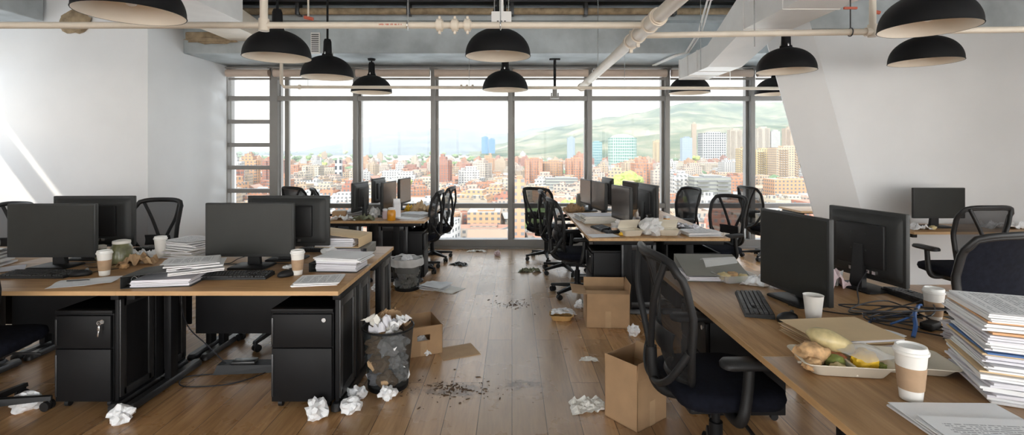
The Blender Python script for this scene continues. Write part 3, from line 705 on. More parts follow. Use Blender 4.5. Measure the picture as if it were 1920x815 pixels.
# right front bench: local x runs along world y
XC0, XC1, XC2 = 1.02, 1.71, 2.40
for k, (y0, y1) in enumerate(((2.05, 3.52), (0.58, 2.05))):
    desk(['wooden desk with keyboard and white cup at the aisle side of the right front bench', 'wooden desk with the food tray and lidded cup nearest the viewer'][k], ((XC0 + XC1) / 2, (y0 + y1) / 2, 0), -PI / 2, y1 - y0, XC1 - XC0, [], GC)
    desk(['wooden desk under the monitor seen from behind, right front bench', 'wooden desk under the tall paper stack'][k], ((XC1 + XC2) / 2, (y0 + y1) / 2, 0), PI / 2, y1 - y0, XC2 - XC1, [], GC)
XD0, XD1, XD2 = 0.74, 1.42, 2.10
for k, (y0, y1) in enumerate(((4.82, 6.21), (6.21, 7.6))):
    desk(['wooden desk with wrappers at the aisle side of the right middle bench', 'wooden desk nearer the window, aisle side of the right middle bench'][k], ((XD0 + XD1) / 2, (y0 + y1) / 2, 0), -PI / 2, y1 - y0, XD1 - XD0, [(1, -0.02, 0.32, 0.06)] if k == 0 else [], GD)
    desk(['wooden desk with loose papers at the window side of the right middle bench', 'wooden desk with the brown carton, right middle bench'][k], ((XD1 + XD2) / 2, (y0 + y1) / 2, 0), PI / 2, y1 - y0, XD2 - XD1, [], GD)
XE0, XE1, XE2 = -2.27, -1.66, -1.05
for k, (y0, y1) in enumerate(((6.0, 6.85), (6.85, 7.7))):
    desk(['wooden desk with the crumpled bags, wall side of the back left bench', 'wooden desk nearer the window, wall side of the back left bench'][k], ((XE0 + XE1) / 2, (y0 + y1) / 2, 0), -PI / 2, y1 - y0, XE1 - XE0, [], GE)
    desk(['wooden desk with the amber jar, aisle side of the back left bench', 'wooden desk nearer the window, aisle side of the back left bench'][k], ((XE1 + XE2) / 2, (y0 + y1) / 2, 0), PI / 2, y1 - y0, XE2 - XE1, [(-1, -0.1, 0.26, 0.06)] if k == 0 else [], GE)
desk('wooden desk along the far right white wall', (5.12, 5.49, 0), 0, 1.9, 0.58, [], modesty=False)
desk('small wooden desk behind the leaning column', (4.72, 7.30, 0), 0, 1.36, 0.6, [], modesty=False)

# ================================================================ drawer cabinets (front at local -y)
def pedestal(label, loc, rz, w=0.38, d=0.55, h=0.56, keys=False):
    t = thing('drawer_cabinet', label, 'cabinet', (loc[0], loc[1], 0), rz, 'black drawer cabinets under the desks')
    MB().box((0, 0.01, 0.045 + h / 2), (w, d - 0.02, h), bev=0.004).box((0, 0, 0.045 + h - 0.012), (w + 0.006, d, 0.024), bev=0.004).build('body', 'black_steel', t)
    zs = [(0.05, 0.05 + (h - 0.03) * 0.60), (0.05 + (h - 0.03) * 0.60 + 0.006, 0.045 + h - 0.032)]
    for z0, z1 in zs:
        o = MB().box((0, -d / 2 + 0.006, (z0 + z1) / 2), (w - 0.008, 0.02, z1 - z0), bev=0.003).build('drawer', 'black_steel', t)
        MB().box((-w / 2 + 0.01, -d / 2 - 0.005, (z0 + z1) / 2), (0.012, 0.008, (z1 - z0) * 0.8), bev=0.002).build('handle', 'dark_steel', o)
    lk = MB().cyl((w / 2 - 0.05, -d / 2 - 0.012, h - 0.02), (w / 2 - 0.05, -d / 2, h - 0.02), 0.013, seg=16).build('lock', 'chrome', t)
    if keys:
        k = MB().cyl((w / 2 - 0.05, -d / 2 - 0.035, h - 0.02), (w / 2 - 0.05, -d / 2 - 0.01, h - 0.02), 0.003, seg=8).tube([(w / 2 - 0.05 + 0.012 * math.cos(a), -d / 2 - 0.034, h - 0.02 + 0.012 * math.sin(a)) for a in [q * PI / 6 for q in range(12)]], 0.0025, 6, closed=True)
        k.box((w / 2 - 0.055, -d / 2 - 0.03, h - 0.055), (0.014, 0.004, 0.03), bev=0.001).box((w / 2 - 0.058, -d / 2 - 0.03, h - 0.085), (0.008, 0.003, 0.04), bev=0.001, ry=0.15)
        k.build('keys', 'chrome', lk)
    for sx in (-1, 1):
        for sy in (-1, 1):
            x, y = sx * (w / 2 - 0.04), sy * (d / 2 - 0.05)
            MB().cyl((x - 0.012, y, 0.022), (x + 0.012, y, 0.022), 0.022, seg=14).box((x, y, 0.04), (0.034, 0.03, 0.012)).build('caster', 'black_plastic', t)
    return t
pedestal('black drawer cabinet with a bunch of keys in its lock', (-2.62, 3.345, 0), 0, 0.345, 0.56, 0.56, True)
pedestal('black two drawer cabinet at the aisle end of the left front bench', (-1.285, 3.345, 0), 0, 0.375, 0.56, 0.57)
pedestal('black drawer cabinet with lock behind the closed cardboard box', (1.03, 5.075, 0), -PI / 2, 0.33, 0.50, 0.56)
pedestal('black low cabinet beneath the window side of the right middle bench', (1.82, 5.15, 0), PI / 2, 0.5, 0.44, 0.54)
pedestal('black cabinet under the aisle end of the back left bench', (-1.27, 6.235, 0), PI / 2, 0.30, 0.40, 0.56)
pedestal('black cabinet under the right front bench behind the near chair', (1.36, 3.12, 0), -PI / 2, 0.42, 0.46, 0.56)

# ================================================================ monitors (screen faces local -y)
def monitor(label, loc, rz, w=0.56, h=0.345, zb=0.085, back=True, tilt=0.0, sx=0.0, scr='screen'):
    """zb: gap from desk to the lower edge; the panel sits at local y=0"""
    t = thing('monitor', label, 'monitor', (loc[0], loc[1], TOP + 0.001), rz, 'computer monitors')
    Tm = Matrix.Translation((sx, 0, zb + h / 2)) @ Matrix.Rotation(tilt, 4, 'X')
    p = MB().box((0, 0.004, 0), (w, 0.03, h), bev=0.006, M=Tm)
    if back:
        p.rrloft([(w * 0.93, h * 0.9, 0.02, 0.0), (w * 0.88, h * 0.82, 0.03, 0.018), (w * 0.78, h * 0.66, 0.03, 0.024)], n=4, M=Tm @ Matrix.Translation((0, 0.018, 0)) @ Matrix.Rotation(-PI / 2, 4, 'X'))
    po = p.build('panel', 'grey_plastic', t)
    MB().box((0, -0.0118, 0.006), (w - 0.026, 0.002, h - 0.034), M=Tm).build('screen', scr, po, smooth=False)
    if back:
        q = MB().box((0, 0.047, 0.0), (w * 0.62, 0.03, h * 0.62), bev=0.008, M=Tm).box((0, 0.058, h * 0.29), (w * 0.6, 0.012, 0.008), M=Tm)
        q.build('rear_housing', 'black_plastic', po)
        for kx in (-0.1, -0.06, 0.02, 0.06): MB().box((kx, 0.05, -h * 0.37), (0.022, 0.02, 0.02), M=Tm).build('port', 'chrome', po)
        s = MB()
        for a in (-0.05, 0.05):
            for b in (-0.05, 0.05): s.cyl((a, 0.060, b + 0.02), (a, 0.064, b + 0.02), 0.005, seg=10)
        sc = s.build('screw', 'dark_steel', po); sc.location = (sx, 0, zb + h / 2)
    s = MB()
    s.hexa([(sx - 0.045, 0.05, 0.01), (sx + 0.045, 0.05, 0.01), (sx + 0.045, 0.085, 0.01), (sx - 0.045, 0.085, 0.01)], [(sx - 0.032, 0.035, zb + h * 0.5), (sx + 0.032, 0.035, zb + h * 0.5), (sx + 0.032, 0.065, zb + h * 0.5), (sx - 0.032, 0.065, zb + h * 0.5)])
    s.build('stand_neck', 'black_plastic', t)
    MB().rrloft([(0.27, 0.20, 0.015, 0.0), (0.27, 0.20, 0.015, 0.009), (0.255, 0.185, 0.012, 0.014)], n=4, M=Matrix.Translation((sx, 0.03, 0))).build('stand_base', 'black_plastic', t)
    return t
rad = math.radians
monitor('monitor on the far left of the front bench, dark screen toward the viewer', (-3.30, 3.60), rad(0), 0.635, 0.385, 0.075)
monitor('monitor seen from behind, back to back with the leftmost front one', (-3.28, 3.95), PI + 0.03, 0.62, 0.385, 0.10)
monitor('monitor behind the keyboard at the left front bench aisle end, screen toward the viewer', (-1.88, 3.60), rad(0), 0.635, 0.385, 0.08)
monitor('monitor seen from behind at the aisle end of the left front bench', (-1.74, 3.92), PI, 0.635, 0.39, 0.10)
monitor('monitor behind the white paper cup, screen turned to the aisle', (1.57, 2.80), rad(-80), 0.53, 0.45, 0.04)
monitor('monitor with its back and cable ports to the viewer on the right front bench', (2.18, 3.08), rad(101.5), 0.53, 0.42, 0.06)
monitor('monitor on the far right wall desk, screen toward the viewer', (4.68, 5.50), rad(0), 0.57, 0.335, 0.10)
D_m = [(1.18, 5.42, -79, 'monitor with a pinkish reflection tint nearest on the right middle bench', 0.50, 0.37),
       (1.50, 5.50, 97, 'monitor seen from behind beside the crumpled napkin on the right middle bench', 0.50, 0.385),
       (1.10, 6.35, -80, 'monitor second back on the aisle side of the right middle bench', 0.50, 0.36),
       (1.04, 7.05, -80, 'monitor farthest back on the aisle side of the right middle bench', 0.48, 0.35),
       (1.36, 7.1, 96, 'monitor seen from behind near the window on the right middle bench', 0.48, 0.37),
       (1.50, 6.35, -80, 'small monitor peeking up behind the nearest pinkish screen', 0.48, 0.36)]
for x, y, a, lab, w, h in D_m: monitor(lab, (x, y), rad(a), w, h, 0.09, scr='screen_pink_reflection')
E_m = [(-1.92, 6.32, -96, 'monitor seen from behind on the wall side of the back left bench', 0.48, 0.36),
       (-1.58, 6.45, 82, 'monitor with a pinkish reflection tint nearest the amber jar', 0.46, 0.36),
       (-1.95, 7.3, -96, 'monitor seen from behind near the window on the back left bench', 0.48, 0.36),
       (-1.55, 7.25, 82, 'monitor with a pinkish reflection tint near the window on the back left bench', 0.46, 0.36)]
for x, y, a, lab, w, h in E_m: monitor(lab, (x, y), rad(a), w, h, 0.085, scr='screen_pink_reflection')

# ================================================================ keyboards, mice
def keyboard_proto():
    t = thing('keyboard', '', 'keyboard')
    MB().hexa([(-0.222, -0.07, 0.0), (0.222, -0.07, 0.0), (0.222, 0.07, 0.0), (-0.222, 0.07, 0.0)], [(-0.22, -0.068, 0.013), (0.22, -0.068, 0.013), (0.22, 0.068, 0.024), (-0.22, 0.068, 0.024)]).build('case', 'black_plastic', t)
    m = MB()
    for r in range(6):
        y = -0.055 + r * 0.0215; z = 0.013 + (y + 0.068) / 0.136 * 0.011
        x = -0.212
        row = [1.25, 1.25, 1.25, 6, 1.25, 1.25, 1.25, 1.5] if r == 0 else [1.5 + 0.25 * ((5 - r) % 3)] + [1] * 12 + [1.5 + 0.25 * (r % 3)]
        k = 0.30 / sum(row)
        for w in row:
            m.box((x + w * k / 2, y, z + 0.004), (w * k - 0.0032, 0.0175, 0.010), bev=0.0018, seg=1); x += w * k
        for blk, n in ((0.096, 3), (0.158, 4)):
            if n == 3 and r == 2: continue
            for q in range(n):
                if n == 4 and r == 5: pass
                m.box((blk + (0.0 if n == 3 else -0.004) + q * 0.0172, y, z + 0.004), (0.0142, 0.0175, 0.010), bev=0.0018, seg=1)
    m.build('keys', 'key_black', t, smooth=False)
    return t
KB = keyboard_proto()
def P(v): return (v[0], v[1], TOP + 0.001)
kbs = [((-3.17, 3.36), 0, 'keyboard in front of the leftmost monitor'),
       ((-1.83, 3.33), 2, 'keyboard in front of the monitor at the aisle end of the left front bench'),
       ((-1.56, 4.22), 180, 'keyboard behind the seen-from-behind monitor at the left bench aisle end'),
       ((-2.95, 4.25), 180, 'keyboard behind the olive jar'),
       ((1.31, 2.72), -108 + 0, 'keyboard in front of the turned monitor on the right front bench'),
       ((2.29, 2.78), 95, 'keyboard beneath the monitor seen from behind on the right front bench'),
       ((0.98, 5.30), -76, 'keyboard next to the clear cup on the right middle bench'),
       ((1.86, 5.5), 90, 'keyboard on the window side of the right middle bench')]
for i, (p, a, lab) in enumerate(kbs):
    o = KB if i == 0 else dup(KB)
    o.location = P(p); o.rotation_euler = (0, 0, rad(a)); o['label'] = lab; o['group'] = 'black keyboards'
def mouse_proto():
    t = thing('computer_mouse', '', 'mouse')
    MB().blob((0, 0, 0.012), (0.032, 0.056, 0.024), 0, 0, 1, 3, flat=0.5).build('shell', 'black_plastic', t, ang=60)
    MB().cyl((-0.004, 0.03, 0.033), (0.004, 0.03, 0.033), 0.009, seg=12).build('scroll_wheel', 'dark_steel', t)
    return t
MS = mouse_proto()
for i, (p, a, lab) in enumerate([((-2.90, 3.37), -60, 'black mouse between the keyboard and the sleeved cup, left front bench'), ((-1.51, 3.36), -35, 'black mouse beside the sleeved cup at the aisle end of the left front bench'),
                                 (dk(1476, 601), -65, 'black wired mouse beside the manila folders'), (dk(1137, 434), -70, 'black mouse beside the clear cup on the right middle bench')]):
    o = MS if i == 0 else dup(MS)
    o.location = P(p); o.rotation_euler = (0, 0, rad(a)); o['label'] = lab; o['group'] = 'black computer mice'; o.scale = (1.15,) * 3

# ================================================================ cups
def cup_proto(name='coffee_cup', sleeve=True, lid=True):
    t = thing(name, '', 'cup')
    H = 0.15
    MB().lathe([(0, 0.004), (0.027, 0.004), (0.028, 0), (0.030, 0.002), (0.043, H), (0.0445, H + 0.003), (0.0415, H + 0.002), (0.0405, H - 0.004), (0.029, 0.012), (0, 0.012)], seg=40).build('body', 'cup_white', t)
    if sleeve: MB().lathe([(0.0335, 0.035), (0.0345, 0.035), (0.0405, 0.105), (0.0395, 0.105)], seg=40).build('sleeve', 'cup_sleeve', t)
    if lid:
        MB().lathe([(0.0445, H - 0.006), (0.047, H - 0.004), (0.0475, H + 0.004), (0.0445, H + 0.006), (0.043, H + 0.012), (0.041, H + 0.018), (0.037, H + 0.019), (0.034, H + 0.012), (0, H + 0.012)], seg=40).build('lid', 'cup_lid', t)
    else: MB().lathe([(0, 0.10), (0.0365, 0.10)], seg=32).build('coffee', 'coffee', t)
    return t
CUP = cup_proto()
for i, (px, py, s, lab) in enumerate([(196, 516, 1.0, 'white lidded coffee cup with brown sleeve right of the leftmost monitor'), (558, 515, 1.0, 'white lidded coffee cup with brown sleeve at the aisle end of the left front bench'),
                                      (1708, 748, 1.08, 'white lidded coffee cup with brown sleeve beside the food tray'), (1751, 604, 1.0, 'white lidded coffee cup with brown sleeve behind the tall paper stack')]):
    o = CUP if i == 0 else dup(CUP)
    o.location = P(dk(px, py)); o['label'] = lab; o['group'] = 'lidded coffee cups'; o.scale = (s,) * 3; o.rotation_euler = (0, 0, i)
c3 = cup_proto(sleeve=False); c3.location = P(dk(301, 483)); c3.scale = (1.0,) * 3; c3['label'] = 'white lidded cup without sleeve before the mesh chair by the left wall'
pc = cup_proto('paper_cup', False, False); pc.location = P(dk(1525, 603)); pc.scale = (1.05, 1.05, 0.86); pc['label'] = 'open white paper cup beside the turned monitor'
cc = thing('plastic_cup', 'clear plastic cup lying among wrappers on the right middle bench', 'cup', P(dk(1152, 436)))
MB().lathe([(0, 0.002), (0.028, 0.002), (0.038, 0.1), (0.041, 0.102)], seg=28).build('body', 'clear_lid', cc)
MB().lathe([(0, 0.004), (0.027, 0.004), (0.032, 0.045), (0, 0.045)], seg=28).build('drink', 'orange_card', cc)
# olive lidded jar, amber jar, canister
def jar(name, label, p, r, h, mat, lid, cat='jar'):
    t = thing(name, label, cat, P(p))
    MB().lathe([(0, 0), (r * 0.9, 0), (r, 0.008), (r, h * 0.8), (r * 0.86, h * 0.9), (r * 0.8, h), (0, h)], seg=32).build('body', mat, t)
    MB().lathe([(0, h), (r * 0.84, h), (r * 0.86, h + 0.004), (r * 0.84, h + 0.02), (r * 0.5, h + 0.026), (0, h + 0.026)], seg=32).build('lid', lid, t)
    return t
jar('jar', 'olive green jar with a cloth lid behind the leftmost monitor', dk(228, 492), 0.068, 0.145, 'jar_olive', 'paper_warm')
jar('jar', 'small green jar left of the olive jar', dk(190, 487), 0.04, 0.09, 'jar_olive', 'paper_warm')
jar('amber_jar', 'amber orange jar with a white lid at the front edge of the back left bench', dk(734, 413), 0.05, 0.13, 'amber', 'paper_white')
jar('canister', 'grey metal canister beyond the binders on the right middle bench', dk(1089, 390), 0.07, 0.19, 'binder_grey', 'binder_grey', 'canister')

big = dup(CH, (2.86, 3.22, 0), rad(16), 'big dark fabric chair behind the tall paper stack'); big.scale = (1.45, 1.04, 1.04)
big['group'] = 'office chairs'
for c in tree(big):
    if c.name.startswith('back_mesh'):
        c.data = c.data.copy(); c.data.materials[0] = M['seat_fabric']
    elif c.name.startswith(('back_brace', 'lumbar_pad')): bpy.data.objects.remove(c)
# ================================================================ paper goods
def slab(m, w, h, th, z, dx=0, dy=0, a=0, wave=0.0, seed=0):
    """one thin bundle of sheets, edges slightly wavy"""
    def f(u, v):
        x, y = (u - .5) * w, (v - .5) * h
        k = wave * (noise.noise(Vector((u * 2.2 + seed, v * 2.2, seed * .7))) + 0.9 * ((2 * u - 1) ** 4) * 0.5 * noise.noise(Vector((seed, 3.3, v))))
        return Vector((x * math.cos(a) - y * math.sin(a) + dx, x * math.sin(a) + y * math.cos(a) + dy, z + th + max(0, k + wave * .2)))
    t = MB().grid(f, 8, 10)
    me = bpy.data.meshes.new('t'); t.bm.to_mesh(me); t.bm.free()
    b = bmesh.new(); b.from_mesh(me); bpy.data.meshes.remove(me)
    r = bmesh.ops.extrude_face_region(b, geom=list(b.faces))
    for v in [x for x in r['geom'] if isinstance(x, bmesh.types.BMVert)]: v.co.z -= th
    bmesh.ops.recalc_face_normals(b, faces=b.faces)
    me = bpy.data.meshes.new('t'); b.to_mesh(me); b.free(); m.bm.from_mesh(me); bpy.data.meshes.remove(me)
    return m
def paper_pile(label, p, rz=0, n=4, th=0.006, w=0.21, h=0.297, mess=0.015, mat='paper_white', top='paper_printed', name='paper_pile', group='loose paper piles', seed=0, wave=0.004, z0=0.0):
    rr = random.Random(seed)
    t = thing(name, label, 'papers', (p[0], p[1], TOP + 0.001 + z0 if len(p) < 3 else p[2] + 0.001 + z0), rz, group)
    m = MB(); z = 0
    for k in range(n):
        slab(m, w, h, th, z, rr.uniform(-mess, mess), rr.uniform(-mess, mess), rr.uniform(-1, 1) * mess * 4, wave * 0.3, seed + k); z += th + wave * 0.5
    m.build('sheets', mat, t, ang=30)
    slab(MB_top := MB(), w, h, 0.0012, 0, 0, 0, 0, wave, seed + 50)
    o = MB_top.build('top_sheet', top, t, ang=30); o.location = (rr.uniform(-mess, mess), rr.uniform(-mess, mess), z + 0.001); o.rotation_euler = (0, 0, rr.uniform(-1, 1) * mess * 5)
    return t
def folder(label, p, rz=0, n=3, th=0.006, mat='manila', w=0.24, h=0.32, seed=0, tilt=0, name='folder'):
    rr = random.Random(seed)
    t = thing(name, label, 'folder', (p[0], p[1], TOP + 0.001), rz, 'paper folders')
    m = MB(); c = MB(); z = 0
    for k in range(n):
        slab(c, w, h, 0.0015, z, rr.uniform(-.008, .008), rr.uniform(-.008, .008), rr.uniform(-.06, .06), 0.001, seed + k); z += 0.0025
        slab(m, w * 0.92, h * 0.94, th, z, rr.uniform(-.012, .012), rr.uniform(-.012, .012), rr.uniform(-.08, .08), 0.002, seed + 9 + k); z += th + 0.002
    slab(c, w, h, 0.0015, z, 0, 0, 0.0, 0.003, seed + 40)
    c.build('cover', mat, t, ang=30); m.build('sheets', 'paper_lilac', t, ang=30)
    return t
def binder(label, p, rz=0, w=0.29, h=0.32, th=0.065, mat='binder_black', open_a=0.12, tilt=0.0, z0=0.0, seed=0, fill=0.75, name='ring_binder'):
    """lying lever-arch file: spine at local -x, opening +x"""
    t = thing(name, label, 'binder', (p[0], p[1], TOP + 0.001 + z0), rz, 'ring binders')
    MB().box((0, 0, 0.0015), (w, h, 0.003), bev=0.001).build('back_cover', mat, t)
    MB().box((-w / 2 + 0.0015, 0, th / 2), (0.003, h, th), bev=0.001).build('spine', mat, t)
    Mx = Matrix.Translation((-w / 2, 0, th)) @ Matrix.Rotation(-open_a + tilt, 4, 'Y')
    MB().box((w / 2, 0, 0), (w, h, 0.003), bev=0.001, M=Mx).build('front_cover', mat, t)
    m = MB(); rr = random.Random(seed); z = 0.004
    while z < th * fill:
        slab(m, w * 0.84, h * 0.93, 0.007, z, 0.02 + rr.uniform(-.006, .008), rr.uniform(-.006, .006), rr.uniform(-.03, .03), 0.0015, seed + z * 100); z += 0.0085
    m.build('paper_block', 'paper_lilac', t, ang=30)
    g = MB()
    for y in (-0.04, 0.04): g.tube([(-w / 2 + 0.03 + 0.018 * math.cos(a), y, th * 0.45 + 0.022 * math.sin(a)) for a in [k * PI / 6 for k in range(12)]], 0.002, 6, closed=True)
    g.box((-w / 2 + 0.012, 0, th * 0.2), (0.02, 0.12, 0.004)); g.build('ring_mechanism', 'chrome', t)
    return t
def sheet(label, p, rz=0, mat='paper_white', w=0.21, h=0.297, curl=0.015, seed=0, name='loose_sheet', group='loose sheets', z=None):
    t = MB().grid(lambda u, v: Vector(((u - .5) * w, (v - .5) * h, 0.0015 + curl * max(0.0, noise.noise(Vector((u * 1.7 + seed, v * 1.7, seed)))) + curl * 0.8 * max(0, u - 0.7) ** 1.5 * (seed % 3))), 10, 12, th=0.0008)
    o = t.build(name, mat, loc=(p[0], p[1], (TOP if z is None else z) + 0.001), rz=rz, ang=60)
    return tag(o, label, 'paper', group)
def crumple(label, p, r, seed, mat='paper_white', name='crumpled_paper', cat='paper ball', sq=0.85, group='crumpled paper balls', z=None, parent_z=None):
    b = MB().blob((0, 0, 0), (r, r * 0.92, r * sq), seed, 0.42, 1.5, 3, rid=True, flat=0.8, rot=seed)
    o = b.build(name, mat, smooth=False, loc=(p[0], p[1], (0 if z is None else z) + r * sq * 0.78))
    return tag(o, label, cat, group)
def wrapper(label, p, w, h, amp, seed, mat, rz=0, z=0.0, name='crumpled_wrapper', cat='wrapper', group=None):
    def f(u, v):
        q = Vector((u * 4 * w / 0.2 + seed * 3.1, v * 4 * h / 0.2, seed))
        return Vector(((u - .5) * w * (1 - .25 * (v - .5)) + 0.012 * noise.noise(q * 1.3), (v - .5) * h + 0.012 * noise.noise(q * 1.1 + Vector((9, 0, 0))), max(0.001, amp * (0.35 + noise.noise(q) * 0.9 + 0.5 * noise.noise(q * 2.3)) * (1 - (2 * u - 1) ** 6))))
    o = MB().grid(f, 22, 22, th=0.001).build(name, mat, smooth=False, loc=(p[0], p[1], z + 0.002), rz=rz)
    return tag(o, label, cat, group)

# ---- left front bench
binder('black ring binder with messy white papers spilling out, left front bench', (-2.20, 3.20), rad(8), 0.40, 0.26, 0.07, 'binder_black', 0.10, seed=3, fill=0.55)
paper_pile('white printed papers lying on the black binder, left front bench', (-2.04, 3.23), rad(-62), 5, 0.006, 0.25, 0.30, 0.02, seed=5, z0=0.074, group=None, wave=0.012)
sheet('white sheet with a pen on it beside the leftmost mouse', (-2.72, 3.20), rad(-68), seed=4, curl=0.012, w=0.22, h=0.33)
t = thing('pen', 'black pen on the white sheet beside the leftmost mouse', 'pen', (-2.75, 3.19, TOP + 0.017), rad(15))
MB().cyl((-0.07, 0, 0), (0.055, 0, 0), 0.004, seg=10).build('barrel', 'key_black', t); MB().cyl((0.055, 0, 0), (0.07, 0, 0), 0.004, 0.001, seg=10).build('tip', 'chrome', t)
folder('pile of pale folders by the mesh chair, left front bench', (-2.60, 4.02), rad(80), 4, 0.009, 'paper_warm', 0.26, 0.34, seed=2)
paper_pile('white papers on the pale folders by the mesh chair, left front bench', (-2.57, 4.02), rad(70), 5, 0.008, 0.25, 0.33, 0.02, seed=8, z0=0.062, group=None, wave=0.012)
binder('grey ring binder lying under the manila binder, left front bench aisle end', (-1.33, 4.10), PI + rad(2), 0.36, 0.30, 0.07, 'binder_grey', 0.02, seed=21, fill=0.9)
binder('manila covered ring binder on top of the grey one, left front bench aisle end', (-1.37, 4.09), PI - rad(4), 0.36, 0.30, 0.075, 'manila', 0.10, seed=23, z0=0.078, fill=0.85)
binder('dark ring binder full of white papers at the aisle edge of the left front bench', (-1.23, 3.58), rad(-4), 0.34, 0.24, 0.06, 'binder_black', -0.02, seed=25, fill=1.1)
paper_pile('white papers on the dark binder at the aisle edge of the left front bench', (-1.19, 3.58), rad(82), 3, 0.007, 0.24, 0.33, 0.012, seed=29, z0=0.07, top='paper_white', group=None)
paper_pile('thin white paper pile at the front corner of the left front bench', (-1.23, 3.20), rad(-80), 3, 0.005, 0.22, 0.27, 0.012, seed=31, top='paper_printed')
paper_pile('white and blue papers at the far left edge of the front bench', (-3.83, 3.62), rad(10), 5, 0.012, 0.24, 0.3, 0.03, seed=33, top='paper_white', wave=0.02)
sheet('blue grey sheet at the far left edge of the front bench', (-3.62, 3.52), rad(-50), 'paper_lilac', seed=7)
wrapper('brown sandwich paper beside the sleeved cup, left front bench', dk(262, 494), 0.22, 0.15, 0.085, 3, 'kraft', 0.2, TOP)
wrapper('white napkin behind the brown sandwich paper, left front bench', dk(270, 482), 0.26, 0.14, 0.075, 9, 'paper_white', 0.1, TOP)
def food(label, p, r, seed, mat, name='food_scrap', sq=0.7, z=TOP, g='food scraps'):
    o = MB().blob((0, 0, 0), (r, r * .8, r * sq), seed, 0.4, 2.2, 3, flat=0.8).build(name, mat, loc=(p[0], p[1], z + r * sq * 0.8), ang=60); return tag(o, label, 'food', g)
food('bread scrap on the desk behind the binder, left front bench', dk(360, 497), 0.035, 4, 'food_bread')
food('orange food scrap on the desk behind the binder, left front bench', dk(372, 494), 0.028, 6, 'food_wrap')
food('reddish food scrap on the desk behind the binder, left front bench', dk(381, 496), 0.03, 8, 'food_red')
food('small bread crust under the brown sandwich paper, left front bench', dk(233, 503), 0.03, 9, 'food_bread')
crumple('white crumpled napkin between the binders, left bench aisle end', dk(618, 482), 0.055, 12, 'paper_white', 'crumpled_napkin', 'napkin', group='desk napkins', z=TOP)
crumple('small white napkin left of the sleeved cup, left bench aisle end', dk(540, 503), 0.035, 13, 'paper_white', 'crumpled_napkin', 'napkin', 0.4, group='desk napkins', z=TOP)
def cable(label, pts, r=0.003, mat='cable_black', smooth=6, name='cable'):
    o = MB().tube(pts, r, 6, smooth=smooth).build(name, mat); return tag(o, label, 'cable', 'loose cables')
Z = TOP + 0.004
cable('black cable looping behind the leftmost monitor', [(-3.2, 3.75, Z), (-3.05, 3.7, Z + .02), (-2.98, 3.8, Z + .06), (-2.9, 3.72, Z), (-3.0, 3.6, Z), (-3.12, 3.66, Z)])
cable('black mouse cable behind the sleeved cup, left front bench', [(-2.9, 3.42, Z), (-2.86, 3.52, Z), (-2.78, 3.6, Z), (-2.84, 3.72, Z + .03), (-2.98, 3.8, Z)], 0.0025)
cable('black cable hanging behind the front monitor, left bench aisle end', [(-1.9, 3.66, Z + .08), (-2.02, 3.7, Z + .04), (-2.1, 3.74, Z), (-2.14, 3.7, Z), (-1.7, 3.72, Z), (-1.6, 3.6, Z), (-1.52, 3.42, Z)])
cable('black cable trailing under the left front bench', [(-2.33, 3.5, 0.6), (-2.3, 3.55, 0.35), (-2.2, 3.62, 0.18), (-2.0, 3.6, 0.03), (-1.75, 3.62, 0.004), (-1.9, 3.4, 0.004), (-2.2, 3.36, 0.004), (-2.28, 3.5, 0.004), (-2.05, 3.55, 0.004)], 0.004)
t = thing('floor_power_box', 'black floor power box with a lid under the left front bench', 'power box', (-1.88, 3.63, 0), rad(6))
MB().hexa([(-0.24, -0.07, 0), (0.24, -0.07, 0), (0.24, 0.07, 0), (-0.24, 0.07, 0)], [(-0.22, -0.05, 0.06), (0.2, -0.05, 0.045), (0.2, 0.05, 0.045), (-0.22, 0.05, 0.06)]).build('body', 'black_plastic', t)
MB().box((-0.05, 0, 0.062), (0.16, 0.08, 0.02), bev=0.004).build('lid', 'dark_steel', t)

# ---- right front bench
binder('grey ring binder with white papers at the far end of the right front bench', (1.33, 3.36), -PI / 2 - rad(3), 0.31, 0.40, 0.115, 'binder_grey', -0.26, tilt=0.0, seed=41, fill=0.22)
def clamshell(name, label, p, rz, w, d, h, mat, group=None, z=TOP, dividers=False):
    t = thing(name, label, 'food tray', (p[0], p[1], z + 0.001), rz, group)
    m = MB().rrloft([(w * .72, d * .72, 0.03, 0), (w * .76, d * .76, 0.03, 0.002), (w * .92, d * .92, 0.03, h * .92), (w, d, 0.03, h), (w, d, 0.03, h + 0.003), (w * .90, d * .90, 0.03, h - 0.002), (w * .74, d * .74, 0.03, 0.005)], n=5)
    m.build('tray', mat, t, ang=45)
    if dividers: MB().box((w * 0.06, 0, h * 0.45), (0.012, d * 0.8, h * 0.75), bev=0.004).box((-w * .2, 0.02, h * 0.4), (w * 0.5, 0.01, h * 0.6), bev=0.004).build('divider', mat, t)
    return t
t = clamshell('takeout_box', 'clear takeout box with golden food before the grey binder, right front bench', dk(1375, 527), rad(10), 0.24, 0.17, 0.05, 'clear_plastic')
MB().grid(lambda u, v: Vector(((u - .5) * .24, .085 + .03 + v * 0.08, 0.055 + 0.05 * math.sin(v * 2.6) + 0.02 * v)), 6, 8, th=0.001).build('lid', 'clear_lid', t)
q = dk(1375, 527)
for k, (dx, dy, r, mt) in enumerate(((-.06, 0, .045, 'food_wrap'), (0.0, .015, .045, 'food_bread'), (.055, -.01, .04, 'food_wrap'), (.02, -.03, .03, 'food_green'))):
    food('%s food piece in the clear takeout box, right front bench' % ('pale left', 'browned middle', 'pale right', 'green front')[k], (q[0] + dx, q[1] + dy), r, 20 + k, mt, 'food_piece', 0.6, TOP + 0.008, 'food in the clear takeout box')
wrapper('white plastic wrap lying behind the turned monitor, right front bench', dk(1455, 535), 0.36, 0.2, 0.07, 14, 'paper_white', -0.5, TOP)
wrapper('lilac tinted plastic wrap between the two monitors, right front bench', (1.93, 3.1), 0.25, 0.16, 0.13, 15, 'pink_tissue', 0.3, TOP)
t = thing('tape_roll', 'small white roll standing between the two monitors, right front bench', 'roll', P(dk(1556, 533)))
